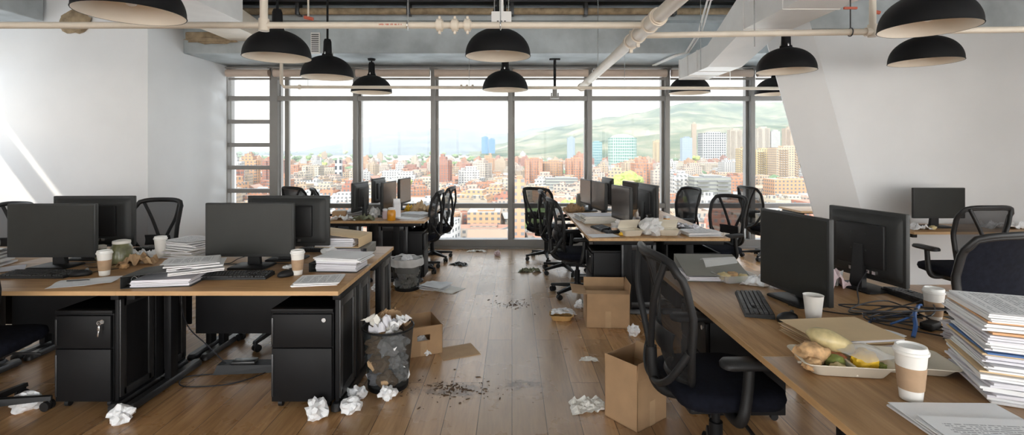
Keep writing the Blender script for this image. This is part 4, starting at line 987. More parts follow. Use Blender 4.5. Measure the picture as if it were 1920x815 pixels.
MB().lathe([(0.018, 0), (0.034, 0), (0.036, 0.004), (0.036, 0.064), (0.034, 0.068), (0.018, 0.068), (0.018, 0)], seg=28).build('roll', 'paper_white', t)
t = thing('desk_card', 'small white folded card beside the roll, right front bench', 'card', P(dk(1575, 535)), rad(40))
MB().box((0, 0, 0.045), (0.07, 0.004, 0.09), rx=0.15).box((0, 0.022, 0.045), (0.07, 0.004, 0.09), rx=-0.15).build('card', 'paper_white', t)
folder('stack of manila folders before the paper cup, right front bench', (1.45, 2.22), rad(6), 4, 0.008, 'manila', 0.38, 0.28, seed=51)
sheet('white sheet sticking out behind the manila folders, right front bench', (1.64, 2.30), rad(30), seed=8, w=0.18, h=0.22)
# cable tangle
rr = random.Random(5)
def tang(cx, cy, rx, ry, n, zz, seed):
    r2 = random.Random(seed); return [(cx + rx * math.cos(k * 2.3 + r2.uniform(-.5, .5)) * r2.uniform(.6, 1), cy + ry * math.sin(k * 2.3 + r2.uniform(-.5, .5)) * r2.uniform(.6, 1), Z + zz * r2.random()) for k in range(n)]
cable('black cable hanging from the monitor seen from behind, right front bench', [(2.12, 2.99, Z + .12), (2.0, 2.9, Z + .05), (1.9, 2.75, Z + 0.0), (1.75, 2.6, Z), (1.85, 2.5, Z + .02)] + tang(1.87, 2.45, 0.18, 0.1, 6, 0.05, 1), 0.0035, smooth=8)
cable('tangled black cable between the cups, right front bench', tang(1.84, 2.42, 0.27, 0.15, 10, 0.10, 2), 0.0035, smooth=8)
cable('second tangled black cable between the cups, right front bench', tang(1.86, 2.41, 0.24, 0.13, 8, 0.12, 3) + [(2.02, 2.2, Z), (2.1, 2.25, Z)], 0.0035, smooth=8)
cable('black mouse cable running from the wired mouse to the tangle', [(1.36, 2.49, Z), (1.48, 2.43, Z), (1.6, 2.47, Z), (1.72, 2.42, Z), (1.8, 2.5, Z + .02)], 0.003, smooth=8)
cable('black cable crossing the desk behind the paper cup', [(1.5, 2.72, Z), (1.62, 2.62, Z), (1.75, 2.56, Z), (1.9, 2.6, Z), (2.05, 2.5, Z)], 0.003, smooth=8)
cable('blue network cable on the tangle, right front bench', [(1.78, 2.36, Z + .02), (1.86, 2.33, Z + .07), (1.93, 2.38, Z + .1), (1.99, 2.44, Z + .08), (1.96, 2.5, Z + .02), (1.8, 2.48, Z + .01), (1.7, 2.4, Z)], 0.005, 'cable_blue', smooth=8)
cable('blue cable plug on the tangle behind the lidded cup', [(1.80, 2.25, Z), (1.835, 2.28, Z + .04), (1.87, 2.33, Z + .075), (1.92, 2.37, Z + .10)], 0.009, 'cable_blue', smooth=6)
t = thing('power_adapter', 'black power adapter in the cable tangle, right front bench', 'adapter', (1.97, 2.36, TOP + .001), 0.5)
MB().box((0, 0, .018), (0.1, 0.05, 0.034), bev=0.006).build('body', 'black_plastic', t); MB().cyl((0.05, 0, .018), (0.075, 0, .018), 0.006, 0.004, seg=8).build('cord_guard', 'black_plastic', t)
# food tray
fx, fy = dk(1600, 690)[:2]; fx, fy = 1.265, 1.93
t = clamshell('food_tray', 'compartment takeout tray full of food scraps beside the sleeved cup', (fx, fy), rad(-8), 0.33, 0.20, 0.045, 'tray_pulp', None, TOP, True)
fd = [(-.10, .02, .06, 'food_bread', .7, 'wrapped brown roll at the left of the food tray', 0.02), (-.13, -.03, .035, 'food_bread', .7, 'browned meat piece at the left corner of the food tray', 0.012), (-.04, -.045, .03, 'food_wrap', .6, 'pale lemon slice at the front of the food tray', 0.01),
      (-.025, -.005, .035, 'food_green', .7, 'green vegetable piece in the middle of the food tray', 0.01), (.0, .03, .04, 'food_red', .6, 'reddish meat piece in the middle of the food tray', 0.01),
      (.075, -.03, .048, 'food_yellow', .8, 'yellow rice heap at the right of the food tray', 0.012), (.10, 0.02, .04, 'food_yellow', .8, 'yellow pepper strips behind the rice in the food tray', 0.012), (.12, -.045, .025, 'food_green', .7, 'green scrap at the right corner of the food tray', 0.012)]
for k, (dx, dy, r, mt, sq, lab, zz) in enumerate(fd):
    food(lab, (fx + dx, fy + dy), r, 40 + k, mt, 'food_piece', sq, TOP + zz, 'food in the compartment tray')
o = MB().blob((0, 0, 0), (0.085, 0.042, 0.04), 3, 0.14, 1.8, 3).build('wrapped_sandwich', 'food_wrap', loc=(fx + .0, fy + .065, TOP + 0.085), rz=rad(-28)); o.rotation_euler = (0, rad(16), rad(-28)); tag(o, 'film wrapped sandwich roll lying across the food tray', 'food')
o = MB().grid(lambda u, v: Vector(((u - .5) * .15, (v - .5) * .15, 0.035 * math.sin(u * 3.1) * math.sin(v * 3.1) + .006 * noise.noise(Vector((u * 9, v * 9, 2))))), 12, 12, th=0.001).build('plastic_film', 'clear_lid', loc=(fx + .085, fy - .005, TOP + 0.065), rz=0.3); tag(o, 'clear plastic film over the yellow rice in the food tray', 'plastic film')
t = clamshell('food_tray', 'empty pale takeout tray lid behind the sleeved cup, next to the tall paper stack', (1.53, 1.955), rad(-12), 0.30, 0.21, 0.032, 'tray_pulp')
# papers at the bottom edge
paper_pile('plain white papers at the near edge of the right front bench', (1.40, 1.45), rad(-2), 3, 0.003, 0.34, 0.39, 0.012, seed=61, wave=0.003, top='paper_white')
paper_pile('printed white papers with grey text at the bottom edge, below the tall stack', (1.46, 1.33), rad(-3), 2, 0.003, 0.46, 0.38, 0.01, seed=62, wave=0.003, top='paper_printed_wide', z0=0.015)
# tall stack: every bundle its own thing
bz = 0.0; rr = random.Random(77)
ordn = ['lowest', 'second lowest', 'third lowest', 'fourth lowest', 'fifth lowest', 'sixth lowest', 'seventh lowest', 'eighth lowest', 'eighth from the top', 'seventh from the top', 'sixth from the top', 'fifth from the top', 'fourth from the top', 'third from the top', 'second from the top', 'topmost']
seq = [('paper_white', .016), ('paper_lilac', .014), ('paper_white', .016), ('paper_lilac', .015), ('paper_white', .016), ('manila', .006), ('paper_white', .022), ('paper_lilac', .024), ('manila', .007), ('blue_card', .006), ('paper_white', .028), ('paper_lilac', .02), ('orange_card', .007), ('paper_white', .022), ('orange_card', .006), ('paper_white', .022)]
colw = {'paper_white': 'white paper', 'paper_lilac': 'greyish paper', 'manila': 'manila folder', 'blue_card': 'blue folder', 'orange_card': 'orange folder'}
for k, (mt, th) in enumerate(seq):
    th *= 1.1
    dx, dy = rr.uniform(-.012, .012), rr.uniform(-.015, .015); a = rad(-22) + rr.uniform(-.06, .06)
    t = thing('document_bundle', '%s bundle, %s in the tall stack at right' % (colw[mt], ordn[k]), 'papers', (1.825 + dx, 1.735 + dy, TOP + 0.001 + bz), a, 'bundles of the tall paper stack')
    m = MB(); nsub = max(1, int(th / .006)); z = 0
    for q in range(nsub):
        slab(m, 0.40, 0.31, th / nsub * 0.9, z, rr.uniform(-.008, .008), rr.uniform(-.006, .006), rr.uniform(-.03, .03), 0.0008, k * 7 + q); z += th / nsub
    m.build('sheets', mt, t, ang=30)
    bz += z + 0.0016
    if k == len(seq) - 1:
        tp = slab(MB(), 0.30, 0.40, 0.001, 0, 0, 0, 0, 0.003, 99).build('top_sheet', 'paper_printed_tall', t, ang=30); tp.location = (0, 0, z + .0008); tp.rotation_euler = (0, 0, PI / 2)
binder('small dark binder edge sticking out behind the tall stack', (2.06, 2.20), rad(100), 0.12, 0.26, 0.10, 'binder_black', 0.0, seed=71)

# ---- far right desk
wrapper('white papers crumpled beside the far right monitor', (4.36, 5.42), 0.2, 0.22, 0.06, 21, 'paper_white', 0.1, TOP)
food('pale food scrap beside the far right monitor', (4.5, 5.36), 0.035, 31, 'food_wrap', name='food_scrap')
wrapper('white papers at the right frame edge on the far right desk', (5.42, 5.5), 0.5, 0.25, 0.07, 22, 'paper_white', 0, TOP)
# ---- right middle bench clutter
paper_pile('thick grey document stack at the aisle side of the right middle bench', dk(1120, 416), rad(4), 6, 0.012, 0.36, 0.30, 0.012, seed=81, top='paper_lilac', mat='paper_warm', group=None)
paper_pile('white paper pile beyond the thick stack, right middle bench', (0.92, 6.15), rad(10), 5, 0.01, 0.24, 0.3, 0.02, seed=82)
sheet('white sheet at the front corner of the right middle bench', (0.90, 4.96), rad(-80), seed=5, curl=0.004, w=0.2, h=0.28)
wrapper('brown paper bag beyond the document stack, right middle bench', dk(1075, 396), 0.3, 0.2, 0.11, 31, 'kraft', 0.3, TOP)
food('brown bread piece by the canister, right middle bench', dk(1071, 390), 0.06, 33, 'food_bread')
for k, (px, py, a, lab, mt) in enumerate(((1183, 441, 12, 'open pale takeout box nearest the edge of the right middle bench', 'tray_pulp'), (1252, 440, -6, 'pale takeout box right of the napkin on the right middle bench', 'tray_pulp'), (1190, 418, 30, 'pale takeout box behind the nearest one, right middle bench', 'kraft'))):
    t = clamshell('takeout_box', lab, dk(px, py), rad(a), 0.22, 0.17, 0.055, mt, 'pale takeout boxes')
    MB().grid(lambda u, v: Vector(((u - .5) * .21, .08 + 0.07 * math.cos(v * 1.2 + .4) - 0.06, 0.06 + v * 0.09)), 5, 5, th=0.002).build('lid', mt, t)
crumple('large white crumpled napkin bag on the right middle bench', dk(1222, 440), 0.115, 35, 'plastic_bag', 'plastic_bag', 'bag', 0.85, None, TOP)
wrapper('white napkin over the takeout boxes, right middle bench', dk(1185, 424), 0.22, 0.14, 0.05, 36, 'paper_white', 0.2, TOP + 0.07)
food('orange sauce scrap on the right middle bench', dk(1166, 441), 0.028, 37, 'food_yellow')
paper_pile('white magazine pile at the right corner of the right middle bench', dk(1312, 440), rad(-84), 4, 0.005, 0.22, 0.34, 0.02, seed=84, wave=0.01)
wrapper('grey crumpled cloth beside the magazine pile, right middle bench', dk(1290, 428), 0.32, 0.2, 0.05, 38, 'paper_lilac', -0.3, TOP)
t = thing('carton', 'brown carton standing near the window on the right middle bench', 'carton', (1.78, 6.75, TOP + .001), 0.1)
MB().box((0, 0, .1), (0.32, 0.26, 0.2), bev=0.004).build('body', 'cardboard', t); MB().box((0, -0.131, .1), (0.08, 0.002, 0.2)).build('tape', 'manila', t)
t = thing('small_carton', 'small open white carton between the monitors, right middle bench', 'carton', (1.52, 5.95, TOP + .001), 0.3)
MB().box((0, 0, .06), (0.16, 0.10, 0.12), bev=0.004).build('body', 'paper_warm', t); MB().box((0, -0.06, .14), (0.15, 0.003, 0.08), rx=0.6).build('flap', 'paper_warm', t)
paper_pile('white papers near the window on the right middle bench', (1.15, 7.35), rad(30), 3, 0.006, 0.24, 0.3, 0.03, seed=86)
jar('amber_jar', 'small amber jar behind the napkin on the right middle bench', dk(1250, 424), 0.04, 0.09, 'amber', 'paper_white')
# ---- back left bench clutter
t = thing('small_carton', 'small brown carton at the left end of the back left bench', 'carton', P(dk(637, 409)), 0.15)
MB().box((0, 0, .045), (0.16, 0.12, 0.09), bev=0.004).build('body', 'cardboard', t); MB().box((0, 0, .0905), (0.16, 0.03, 0.002)).build('tape', 'manila', t)
wrapper('white crumpled plastic at the front edge of the back left bench', dk(645, 412), 0.28, 0.12, 0.07, 41, 'paper_white', 0, TOP)
wrapper('greenish printed wrapper at the front edge of the back left bench', dk(684, 412), 0.24, 0.14, 0.07, 42, 'leaf_cloth', 0.1, TOP)
crumple('white crumpled plastic bag before the grey box, back left bench', dk(702, 408), 0.07, 43, 'plastic_bag', 'plastic_bag', 'bag', 1.1, None, TOP)
t = thing('milk_carton', 'white gabled drink carton behind the amber jar, back left bench', 'carton', P(dk(744, 408)), 0.4)
MB().box((0, 0, .085), (0.085, 0.085, 0.17), bev=0.003).hexa([(-.042, -.042, .17), (.042, -.042, .17), (.042, .042, .17), (-.042, .042, .17)], [(-.042, -.003, .215), (.042, -.003, .215), (.042, .003, .215), (-.042, .003, .215)]).build('body', 'paper_white', t)
MB().box((0, 0, .225), (0.084, 0.006, 0.025)).build('gable_fin', 'paper_white', t)
t = thing('grey_box', 'grey storage box between the monitors of the back left bench', 'box', (-1.78, 6.75, TOP + .001), 0.05)
MB().box((0, 0, .06), (0.30, 0.2, 0.12), bev=0.005).build('body', 'binder_grey', t); MB().box((0, 0, .122), (0.31, 0.21, 0.012), bev=0.003).build('lid', 'binder_grey', t)
jar('jar', 'small pink jar left of the amber jar, back left bench', dk(722, 410), 0.035, 0.1, 'pink_tissue', 'paper_white')
sheet('white sheet at the aisle corner of the back left bench', dk(768, 409), rad(70), seed=10, w=0.24, h=0.34)
paper_pile('white papers near the aisle on the back left bench', (-1.27, 6.45), rad(60), 3, 0.006, 0.24, 0.32, 0.03, seed=88, wave=0.012)
wrapper('yellowed paper bag on the back left bench beside the far monitor', (-1.27, 6.95), 0.3, 0.22, 0.13, 44, 'manila', 0.5, TOP)
wrapper('yellow snack wrapper on the back left bench beside the far monitor', (-1.42, 7.0), 0.18, 0.12, 0.11, 45, 'food_yellow', 0.2, TOP)
paper_pile('white papers by the window on the back left bench', (-1.25, 7.45), rad(20), 3, 0.006, 0.24, 0.32, 0.03, seed=89, wave=0.012)
paper_pile('white papers at the wall side of the back left bench', (-2.1, 6.55), rad(-40), 3, 0.008, 0.24, 0.32, 0.04, seed=90, wave=0.02)

# ================================================================ floor: bins, boxes, litter
def bin_(label, p, rt, rb, h, liner=False, group='mesh waste bins'):
    t = thing('waste_bin', label, 'bin', (p[0], p[1], 0), 0, group)
    MB().lathe([(rb, 0.01), (rb + (rt - rb) * .5, h * .5), (rt, h)], seg=48).build('mesh_wall', 'bin_mesh', t, ang=80)
    MB().lathe([(0, 0.004), (rb * .98, 0.004), (rb * 1.02, 0), (rb * 1.04, 0.03), (rb * 1.0, 0.032), (rb * .98, 0.012), (0, 0.012)], seg=48).build('base', 'black_steel', t)
    MB().tube([(rt * math.cos(k * PI / 24), rt * math.sin(k * PI / 24), h) for k in range(48)], 0.007, 8, closed=True).build('rim', 'black_steel', t)
    if liner:
        def f(u, v):
            a = u * 2 * PI; w = 0.016 * noise.noise(Vector((math.cos(a) * 3, math.sin(a) * 3, v * 2)))
            if v < .5: r = rt - 0.02 + w * .3 + (rt - rb) * (v * 2 - 1) * 0.45 ; z = h * (0.55 + 0.9 * v) + 0.012
            else: r = rt + 0.012 + w * 1.2 + 0.012 * (v - .5); z = h + 0.02 - (v - .5) * 0.16 + w
            return Vector((r * math.cos(a), r * math.sin(a), z))
        MB().grid(f, 64, 12).build('liner', 'plastic_bag', t, ang=80)
    return t
bx, by = fl(728, 722)[:2]
bin_('black mesh waste bin heaped with paper at the aisle end of the left front bench', (bx, by), 0.168, 0.13, 0.40)
rr = random.Random(3)
stuffm = ['paper_white', 'paper_warm', 'kraft', 'paper_white', 'paper_lilac']
for k in range(16):
    lay = k // 5; a = k * 2.4; r = (0.075 if k < 15 else 0)
    z = 0.03 + lay * 0.105 if k < 15 else 0.36
    crumple('crumpled paper inside the black mesh bin at the left bench end', (bx + r * math.cos(a), by + r * math.sin(a)), 0.062 + 0.012 * rr.random(), 60 + k, stuffm[k % 5], 'crumpled_paper', 'paper ball', 0.85, 'papers in the near mesh bin', z)
for k, (dx, dy, w, h2, mt, lab) in enumerate(((-.07, -.03, .2, .2, 'paper_warm', 'cream paper flaring out of the left side of the near bin'), (.07, -.02, .19, .2, 'paper_white', 'white paper sticking out of the right side of the near bin'), (.0, .07, .22, .16, 'kraft', 'brown paper bag standing up at the back of the near bin'), (-.01, -.06, .16, .14, 'paper_lilac', 'lilac paper at the front of the near bin'))):
    o = wrapper(lab, (bx + dx, by + dy), w, h2, 0.09, 50 + k, mt, k * 1.3, 0.38, 'crumpled_sheet', 'paper', 'sheets on top of the near mesh bin')
    o.rotation_euler = (0.5 * (1 if dy > 0 else -0.6), 0.5 * (-1 if dx > 0.03 else 1 if dx < -.03 else 0), k * 0.4)
    o.location.z += 0.02
b2x, b2y = fl(763, 541)[:2]
bin_('grey mesh waste bin with a white liner at the end of the back left bench', (b2x, b2y), 0.172, 0.135, 0.34, True)
for k in range(11):
    a = k * 2.4; lay = k // 5; z = 0.03 + lay * 0.11 if k < 10 else 0.30
    crumple('crumpled paper inside the lined bin at the back left bench', (b2x + (.075 if k < 10 else 0) * math.cos(a), b2y + (.075 if k < 10 else 0) * math.sin(a)), 0.066, 90 + k, ['paper_warm', 'paper_white', 'paper_warm'][k % 3], 'crumpled_paper', 'paper ball', 0.85, 'papers in the lined bin', z)

def carton_box(label, p, rz, w, d, h, flaps, hole=False, wall=0.005):
    """open corrugated box; flaps: dict side -> (length, angle from vertical outward)"""
    t = thing('cardboard_box', label, 'box', (p[0], p[1], 0.001), rz, 'cardboard boxes on the floor')
    m = MB().box((0, 0, wall / 2), (w, d, wall))
    for s in (-1, 1): m.box((s * (w / 2 - wall / 2), 0, h / 2), (wall, d, h))
    m.box((0, d / 2 - wall / 2, h / 2), (w, wall, h))
    if hole:
        hw, z0, z1 = 0.05, h * .52, h * .72
        m.box((0, -d / 2 + wall / 2, z0 / 2), (w, wall, z0)).box((0, -d / 2 + wall / 2, (z1 + h) / 2), (w, wall, h - z1))
        for s in (-1, 1): m.box((s * (w / 2 + hw) / 2, -d / 2 + wall / 2, (z0 + z1) / 2), (w / 2 - hw, wall, z1 - z0))
    else: m.box((0, -d / 2 + wall / 2, h / 2), (w, wall, h))
    m.build('box_body', 'cardboard', t, smooth=False)
    for side, (L, a) in flaps.items():
        ang = {'front': 0, 'right': PI / 2, 'back': PI, 'left': -PI / 2}[side]; ww, off = (w, d / 2) if side in ('front', 'back') else (d, w / 2)
        Mx = Matrix.Rotation(ang, 4, 'Z') @ Matrix.Translation((0, -off + wall / 2, h)) @ Matrix.Rotation(a, 4, 'X')
        MB().box((0, 0, L / 2), (ww - 0.004, wall * .8, L), M=Mx).build('flap', 'cardboard', t, smooth=False)
    MB().box((0, -d / 2 - 0.0006, h * .25), (0.05, 0.001, h * .5)).build('tape', 'kraft', t, smooth=False)
    return t
carton_box('open tall cardboard box with raised flaps beside the nearest chair', (0.735, 2.985), rad(38), 0.27, 0.24, 0.285, {'front': (0.10, 0.06), 'right': (0.10, 0.25), 'back': (0.09, -0.1), 'left': (0.09, 0.05)})
carton_box('open cardboard box with folded flaps under the end of the right middle bench', (0.865, 4.62), rad(-3), 0.385, 0.30, 0.30, {'front': (0.07, -1.35), 'left': (0.13, 1.45), 'right': (0.09, 0.12), 'back': (0.08, 0.1)})
carton_box('cardboard box with a hand hole behind the near waste bin', (-0.75, 4.02), rad(24), 0.30, 0.34, 0.225, {}, True)
crumple('white scrap showing through the hand hole of the cardboard box', (-0.73, 3.99), 0.07, 130, 'paper_white', z=0.006, group=None)
o = MB().grid(lambda u, v: Vector(((u - .5) * .30, (v - .5) * .24, 0.003 + 0.006 * max(0, noise.noise(Vector((u * 2, v * 2, 1)))))), 8, 8, th=0.004).build('kraft_sheet', 'kraft', loc=(*fl(858, 659)[:2], 0.001), rz=rad(24)); tag(o, 'brown kraft paper sheet on the floor beside the box with a hand hole', 'paper')
balls = [(50, 768, .07, 'crumpled paper ball by the caster at the left edge'), (228, 790, .062, 'crumpled paper ball before the cabinet with keys'), (593, 782, .068, 'crumpled paper ball before the cabinet at the left bench aisle end'), (657, 772, .06, 'crumpled paper ball at the foot of the left bench end panel, front of two'),
         (668, 748, .055, 'crumpled paper ball at the foot of the left bench end panel, rear of two'), (727, 746, .055, 'crumpled paper ball right before the near waste bin'), (706, 546, .055, 'crumpled paper ball left of the lined bin, left of two'), (722, 547, .06, 'crumpled paper ball left of the lined bin, touching it'),
         (1087, 577, .055, 'crumpled paper ball behind the pale food tray on the floor'), (1187, 627, .055, 'crumpled paper ball at the corner of the box with folded flaps'), (801, 665, .028, 'tiny paper scrap before the box with a hand hole')]
for k, (px, py, r, lab) in enumerate(balls): crumple(lab, fl(px, py), r, 150 + k)
crumple('pink crumpled tissue on the floor at the far end of the aisle', fl(933, 479), 0.05, 171, 'pink_tissue', 'crumpled_tissue', 'tissue', 0.9, None)
wrapper('flattened white wrapper on the floor left of the tall open box', fl(1105, 762), 0.24, 0.16, 0.035, 61, 'paper_warm', 0.2, 0)
wrapper('small white wrapper on the floor in the near aisle', fl(1104, 674), 0.13, 0.07, 0.02, 62, 'paper_warm', -0.1, 0)
wrapper('pale wrapper at the window end of the aisle', fl(893, 471), 0.3, 0.1, 0.03, 63, 'paper_warm', 0.1, 0)
wrapper('dark green rag on the floor by the chairs of the right middle bench', fl(993, 508), 0.28, 0.16, 0.05, 64, 'leaf_cloth', 0.0, 0, 'floor_rag', 'rag')
wrapper('dark rag on the floor by the chairs of the back left bench', fl(862, 496), 0.24, 0.12, 0.04, 65, 'binder_black', -0.4, 0, 'floor_rag', 'rag')
t = clamshell('food_tray', 'orange bottomed food tray under white paper on the aisle floor', fl(1053, 598), rad(-6), 0.23, 0.17, 0.05, 'foil_tray', None, 0.0)
wrapper('white paper covering the food tray on the aisle floor', fl(1055, 594), 0.22, 0.16, 0.02, 66, 'paper_white', 0.0, 0.048)
paper_pile('white papers on a folder on the floor beside the lined bin', (*fl(815, 540)[:2], 0.0), rad(70), 2, 0.006, 0.24, 0.3, 0.03, seed=95, wave=0.03, top='paper_white', group=None)
o = sheet('pale folder half lying under papers on the floor beside the lined bin', fl(838, 542), rad(60), 'paper_warm', 0.26, 0.34, 0.01, 6, 'floor_folder', None, 0.0)
wrapper('small brown scraps on the floor at the left bench foot', fl(800, 650), 0.05, 0.03, 0.008, 67, 'kraft', 0.3, 0)
# crumbs of dirt on the two stains
def crumbs(label, cx, cy, rx, ry, n, seed):
    r2 = random.Random(seed); m = MB()
    for k in range(n):
        a, q = r2.uniform(0, 2 * PI), abs(r2.gauss(0, .55)); s = r2.choice((.0015, .002, .003, .006)) * r2.uniform(.8, 1.3)
        m.blob((cx + rx * q * math.cos(a), cy + ry * q * math.sin(a), 0.002), (s * r2.uniform(1, 4), s, min(s, .003)), seed + k, .4, 2, 1, rot=r2.uniform(0, PI))
    o = m.build('dirt', 'dirt', smooth=False); tag(o, label, 'dirt', None, 'stuff')
crumbs('dark crumbs scattered over the near floor stain', -0.40, 3.33, 0.50, 0.22, 170, 1)
crumbs('dark crumbs scattered over the far floor stain', 0.03, 5.15, 0.36, 0.22, 90, 2)
# ================================================================ the city beyond the windows
GZ = -45.0
FA = 0.40   # how light the city's render and paint is
def facade(name, col, roof, win=(0.27, 0.27, 0.27), su=3.4, sz=3.1, fu=0.5, fz=0.5, band=False, metal=False):
    col = tuple(c * FA for c in col); roof = tuple(c * FA for c in roof); win = tuple(c * FA for c in win)
    m, nt, b = _new(name)
    tc = nd(nt, 'ShaderNodeTexCoord'); sp = nd(nt, 'ShaderNodeSeparateXYZ'); nt.links.new(tc.outputs['Object'], sp.inputs[0])
    sn = nd(nt, 'ShaderNodeSeparateXYZ'); nt.links.new(tc.outputs['Normal'], sn.inputs[0])
    ax = math_(nt, 'GREATER_THAN', math_(nt, 'ABSOLUTE', sn.outputs[0]), 0.5)
    u = math_(nt, 'ADD', math_(nt, 'MULTIPLY', sp.outputs[1], ax), math_(nt, 'MULTIPLY', sp.outputs[0], math_(nt, 'SUBTRACT', 1.0, ax)))
    pu = math_(nt, 'ABSOLUTE', math_(nt, 'SUBTRACT', math_(nt, 'FRACT', math_(nt, 'DIVIDE', u, su)), 0.5))
    pz = math_(nt, 'ABSOLUTE', math_(nt, 'SUBTRACT', math_(nt, 'FRACT', math_(nt, 'DIVIDE', sp.outputs[2], sz)), 0.55))
    wz = math_(nt, 'LESS_THAN', pz, fz / 2); wu = math_(nt, 'LESS_THAN', pu, fu / 2)
    k = wz if band else math_(nt, 'MULTIPLY', wz, wu)
    up = math_(nt, 'GREATER_THAN', sn.outputs[2], 0.35)
    side = math_(nt, 'SUBTRACT', 1.0, math_(nt, 'GREATER_THAN', math_(nt, 'ABSOLUTE', sn.outputs[2]), 0.3))
    oi = nd(nt, 'ShaderNodeObjectInfo')
    nz = noise_(nt, tc.outputs['Object'], 0.12, 3)
    vr = math_(nt, 'ADD', math_(nt, 'MULTIPLY', oi.outputs['Random'], 0.35), math_(nt, 'ADD', math_(nt, 'MULTIPLY', nz, 0.3), 0.65))
    tint = nd(nt, 'ShaderNodeCombineColor')
    for i in range(3): nt.links.new(vr, tint.inputs[i])
    base = mixc(nt, 1.0, col, tint.outputs[0], 'MULTIPLY')
    c = mixc(nt, math_(nt, 'MULTIPLY', k, side), base, win)
    c = mixc(nt, up, c, mixc(nt, nz, tuple(x * .8 for x in roof), roof))
    nt.links.new(c, b.inputs['Base Color']); b.inputs['Roughness'].default_value = 0.35 if metal else 0.85
    b.inputs['Specular IOR Level'].default_value = 0.2
    return m
facade('fc_terra', (0.72, 0.36, 0.22), (0.66, 0.42, 0.30))
facade('fc_orange', (0.80, 0.47, 0.27), (0.74, 0.60, 0.48))
facade('fc_brick', (0.58, 0.27, 0.19), (0.60, 0.34, 0.24))
facade('fc_cream', (0.80, 0.68, 0.52), (0.70, 0.64, 0.56))
facade('fc_white', (0.80, 0.77, 0.72), (0.72, 0.70, 0.66))
facade('fc_tan', (0.76, 0.58, 0.40), (0.68, 0.46, 0.34))
facade('fc_grey', (0.52, 0.53, 0.46), (0.60, 0.60, 0.56), band=True, fz=0.45)
facade('fc_red_roof', (0.78, 0.66, 0.54), (0.64, 0.32, 0.21))
facade('fc_green_glass', (0.55, 0.66, 0.58), (0.55, 0.60, 0.52), (0.16, 0.34, 0.29), 5.0, 6.5, 0.72, 0.66)
facade('fc_teal_glass', (0.50, 0.66, 0.64), (0.5, 0.6, 0.6), (0.14, 0.36, 0.38), 5.0, 6.5, 0.75, 0.6)
facade('fc_blue_glass', (0.28, 0.46, 0.66), (0.3, 0.45, 0.6), (0.08, 0.26, 0.52), 6.0, 8.0, 0.8, 0.7)
facade('fc_grid', (0.78, 0.77, 0.74), (0.7, 0.7, 0.68), (0.10, 0.11, 0.12), 8.6, 9.0, 0.62, 0.62)
facade('fc_pale_blue', (0.52, 0.60, 0.66), (0.6, 0.62, 0.64), (0.26, 0.36, 0.44), 3.4, 3.6, 0.7, 0.5)
facade('fc_yellow', (0.82, 0.64, 0.36), (0.75, 0.62, 0.45))
pm('bounce_pale', (0.78, 0.76, 0.72), 0.9, var=0.05, scale=0.05)
pm('ground_city', (0.17, 0.14, 0.11), 0.95, var=0.35, scale=0.02)
def veg(name, lo, hi):
    m, nt, b = _new(name); v = objco(nt); f = noise_(nt, v, 0.35, 4, .7)
    nt.links.new(ramp(nt, f, [(0.35, lo), (0.65, hi)]), b.inputs['Base Color']); b.inputs['Roughness'].default_value = 0.95
veg('tree_green', (0.06, 0.095, 0.03), (0.14, 0.19, 0.065)); veg('tree_bright', (0.13, 0.17, 0.035), (0.26, 0.28, 0.08)); veg('tree_dark', (0.04, 0.07, 0.035), (0.10, 0.14, 0.065))

gm = MB().grid(lambda u, v: Vector(((u - .5) * 16000, 60 + v * 9000, GZ + 0)), 4, 4)
struct(gm.build('ground', 'ground_city', smooth=False), 'ground of the valley beneath the city', 'ground')

def bmesh_building(w, d, h, style):
    m = MB().box((0, 0, h / 2), (w, d, h))
    if style == 'flat':
        t = 0.35
        for s in (-1, 1): m.box((s * (w / 2 - t / 2), 0, h + 0.5), (t, d, 1.0)).box((0, s * (d / 2 - t / 2), h + 0.5), (w - 2 * t, t, 1.0))
        m.box((w * .2, d * .15, h + 1.3), (w * .25, d * .3, 2.6))
    elif style == 'gable':
        e = 0.8; Mx = Matrix.Translation((-w / 2 - e, 0, h)) @ Matrix(((0, 0, 1, 0), (1, 0, 0, 0), (0, 1, 0, 0), (0, 0, 0, 1)))
        m.prism([(-d / 2 - e, 0), (d / 2 + e, 0), (0, d * .28)], w + 2 * e, M=Mx)
    elif style == 'step':
        m.box((w * .1, 0, h + 1.8), (w * .55, d * .7, 3.6)).box((-w * .3, d * .1, h + 1.1), (w * .2, d * .3, 2.2))
        m.box((0, -d / 2 - 0.6, h * .5), (w * .5, 1.2, h * .9))
    elif style == 'tower':
        m.box((0, 0, h + 1.5), (w * .6, d * .6, 3.0)).box((w * .15, 0, h + 4), (w * .2, d * .25, 3))
        for s in (-1, 1): m.box((s * w * .28, -d / 2 - 0.7, h * .5), (w * .2, 1.4, h * .96))
    return m
BR = random.Random(42)
placed = []
def free(x, y, r):
    return all((x - a) ** 2 + (y - b) ** 2 > (r + c) ** 2 for a, b, c in placed)
struct(MB().box((0, 0, GZ - 1), (700, 440, 2.4), bev=0.3).build('bounce_slab', 'bounce_pale', smooth=False), 'unseen pale slab added below the tower to bounce light upward', 'reflector')  # unseen pale slab, added to bounce light up onto beam and ceiling
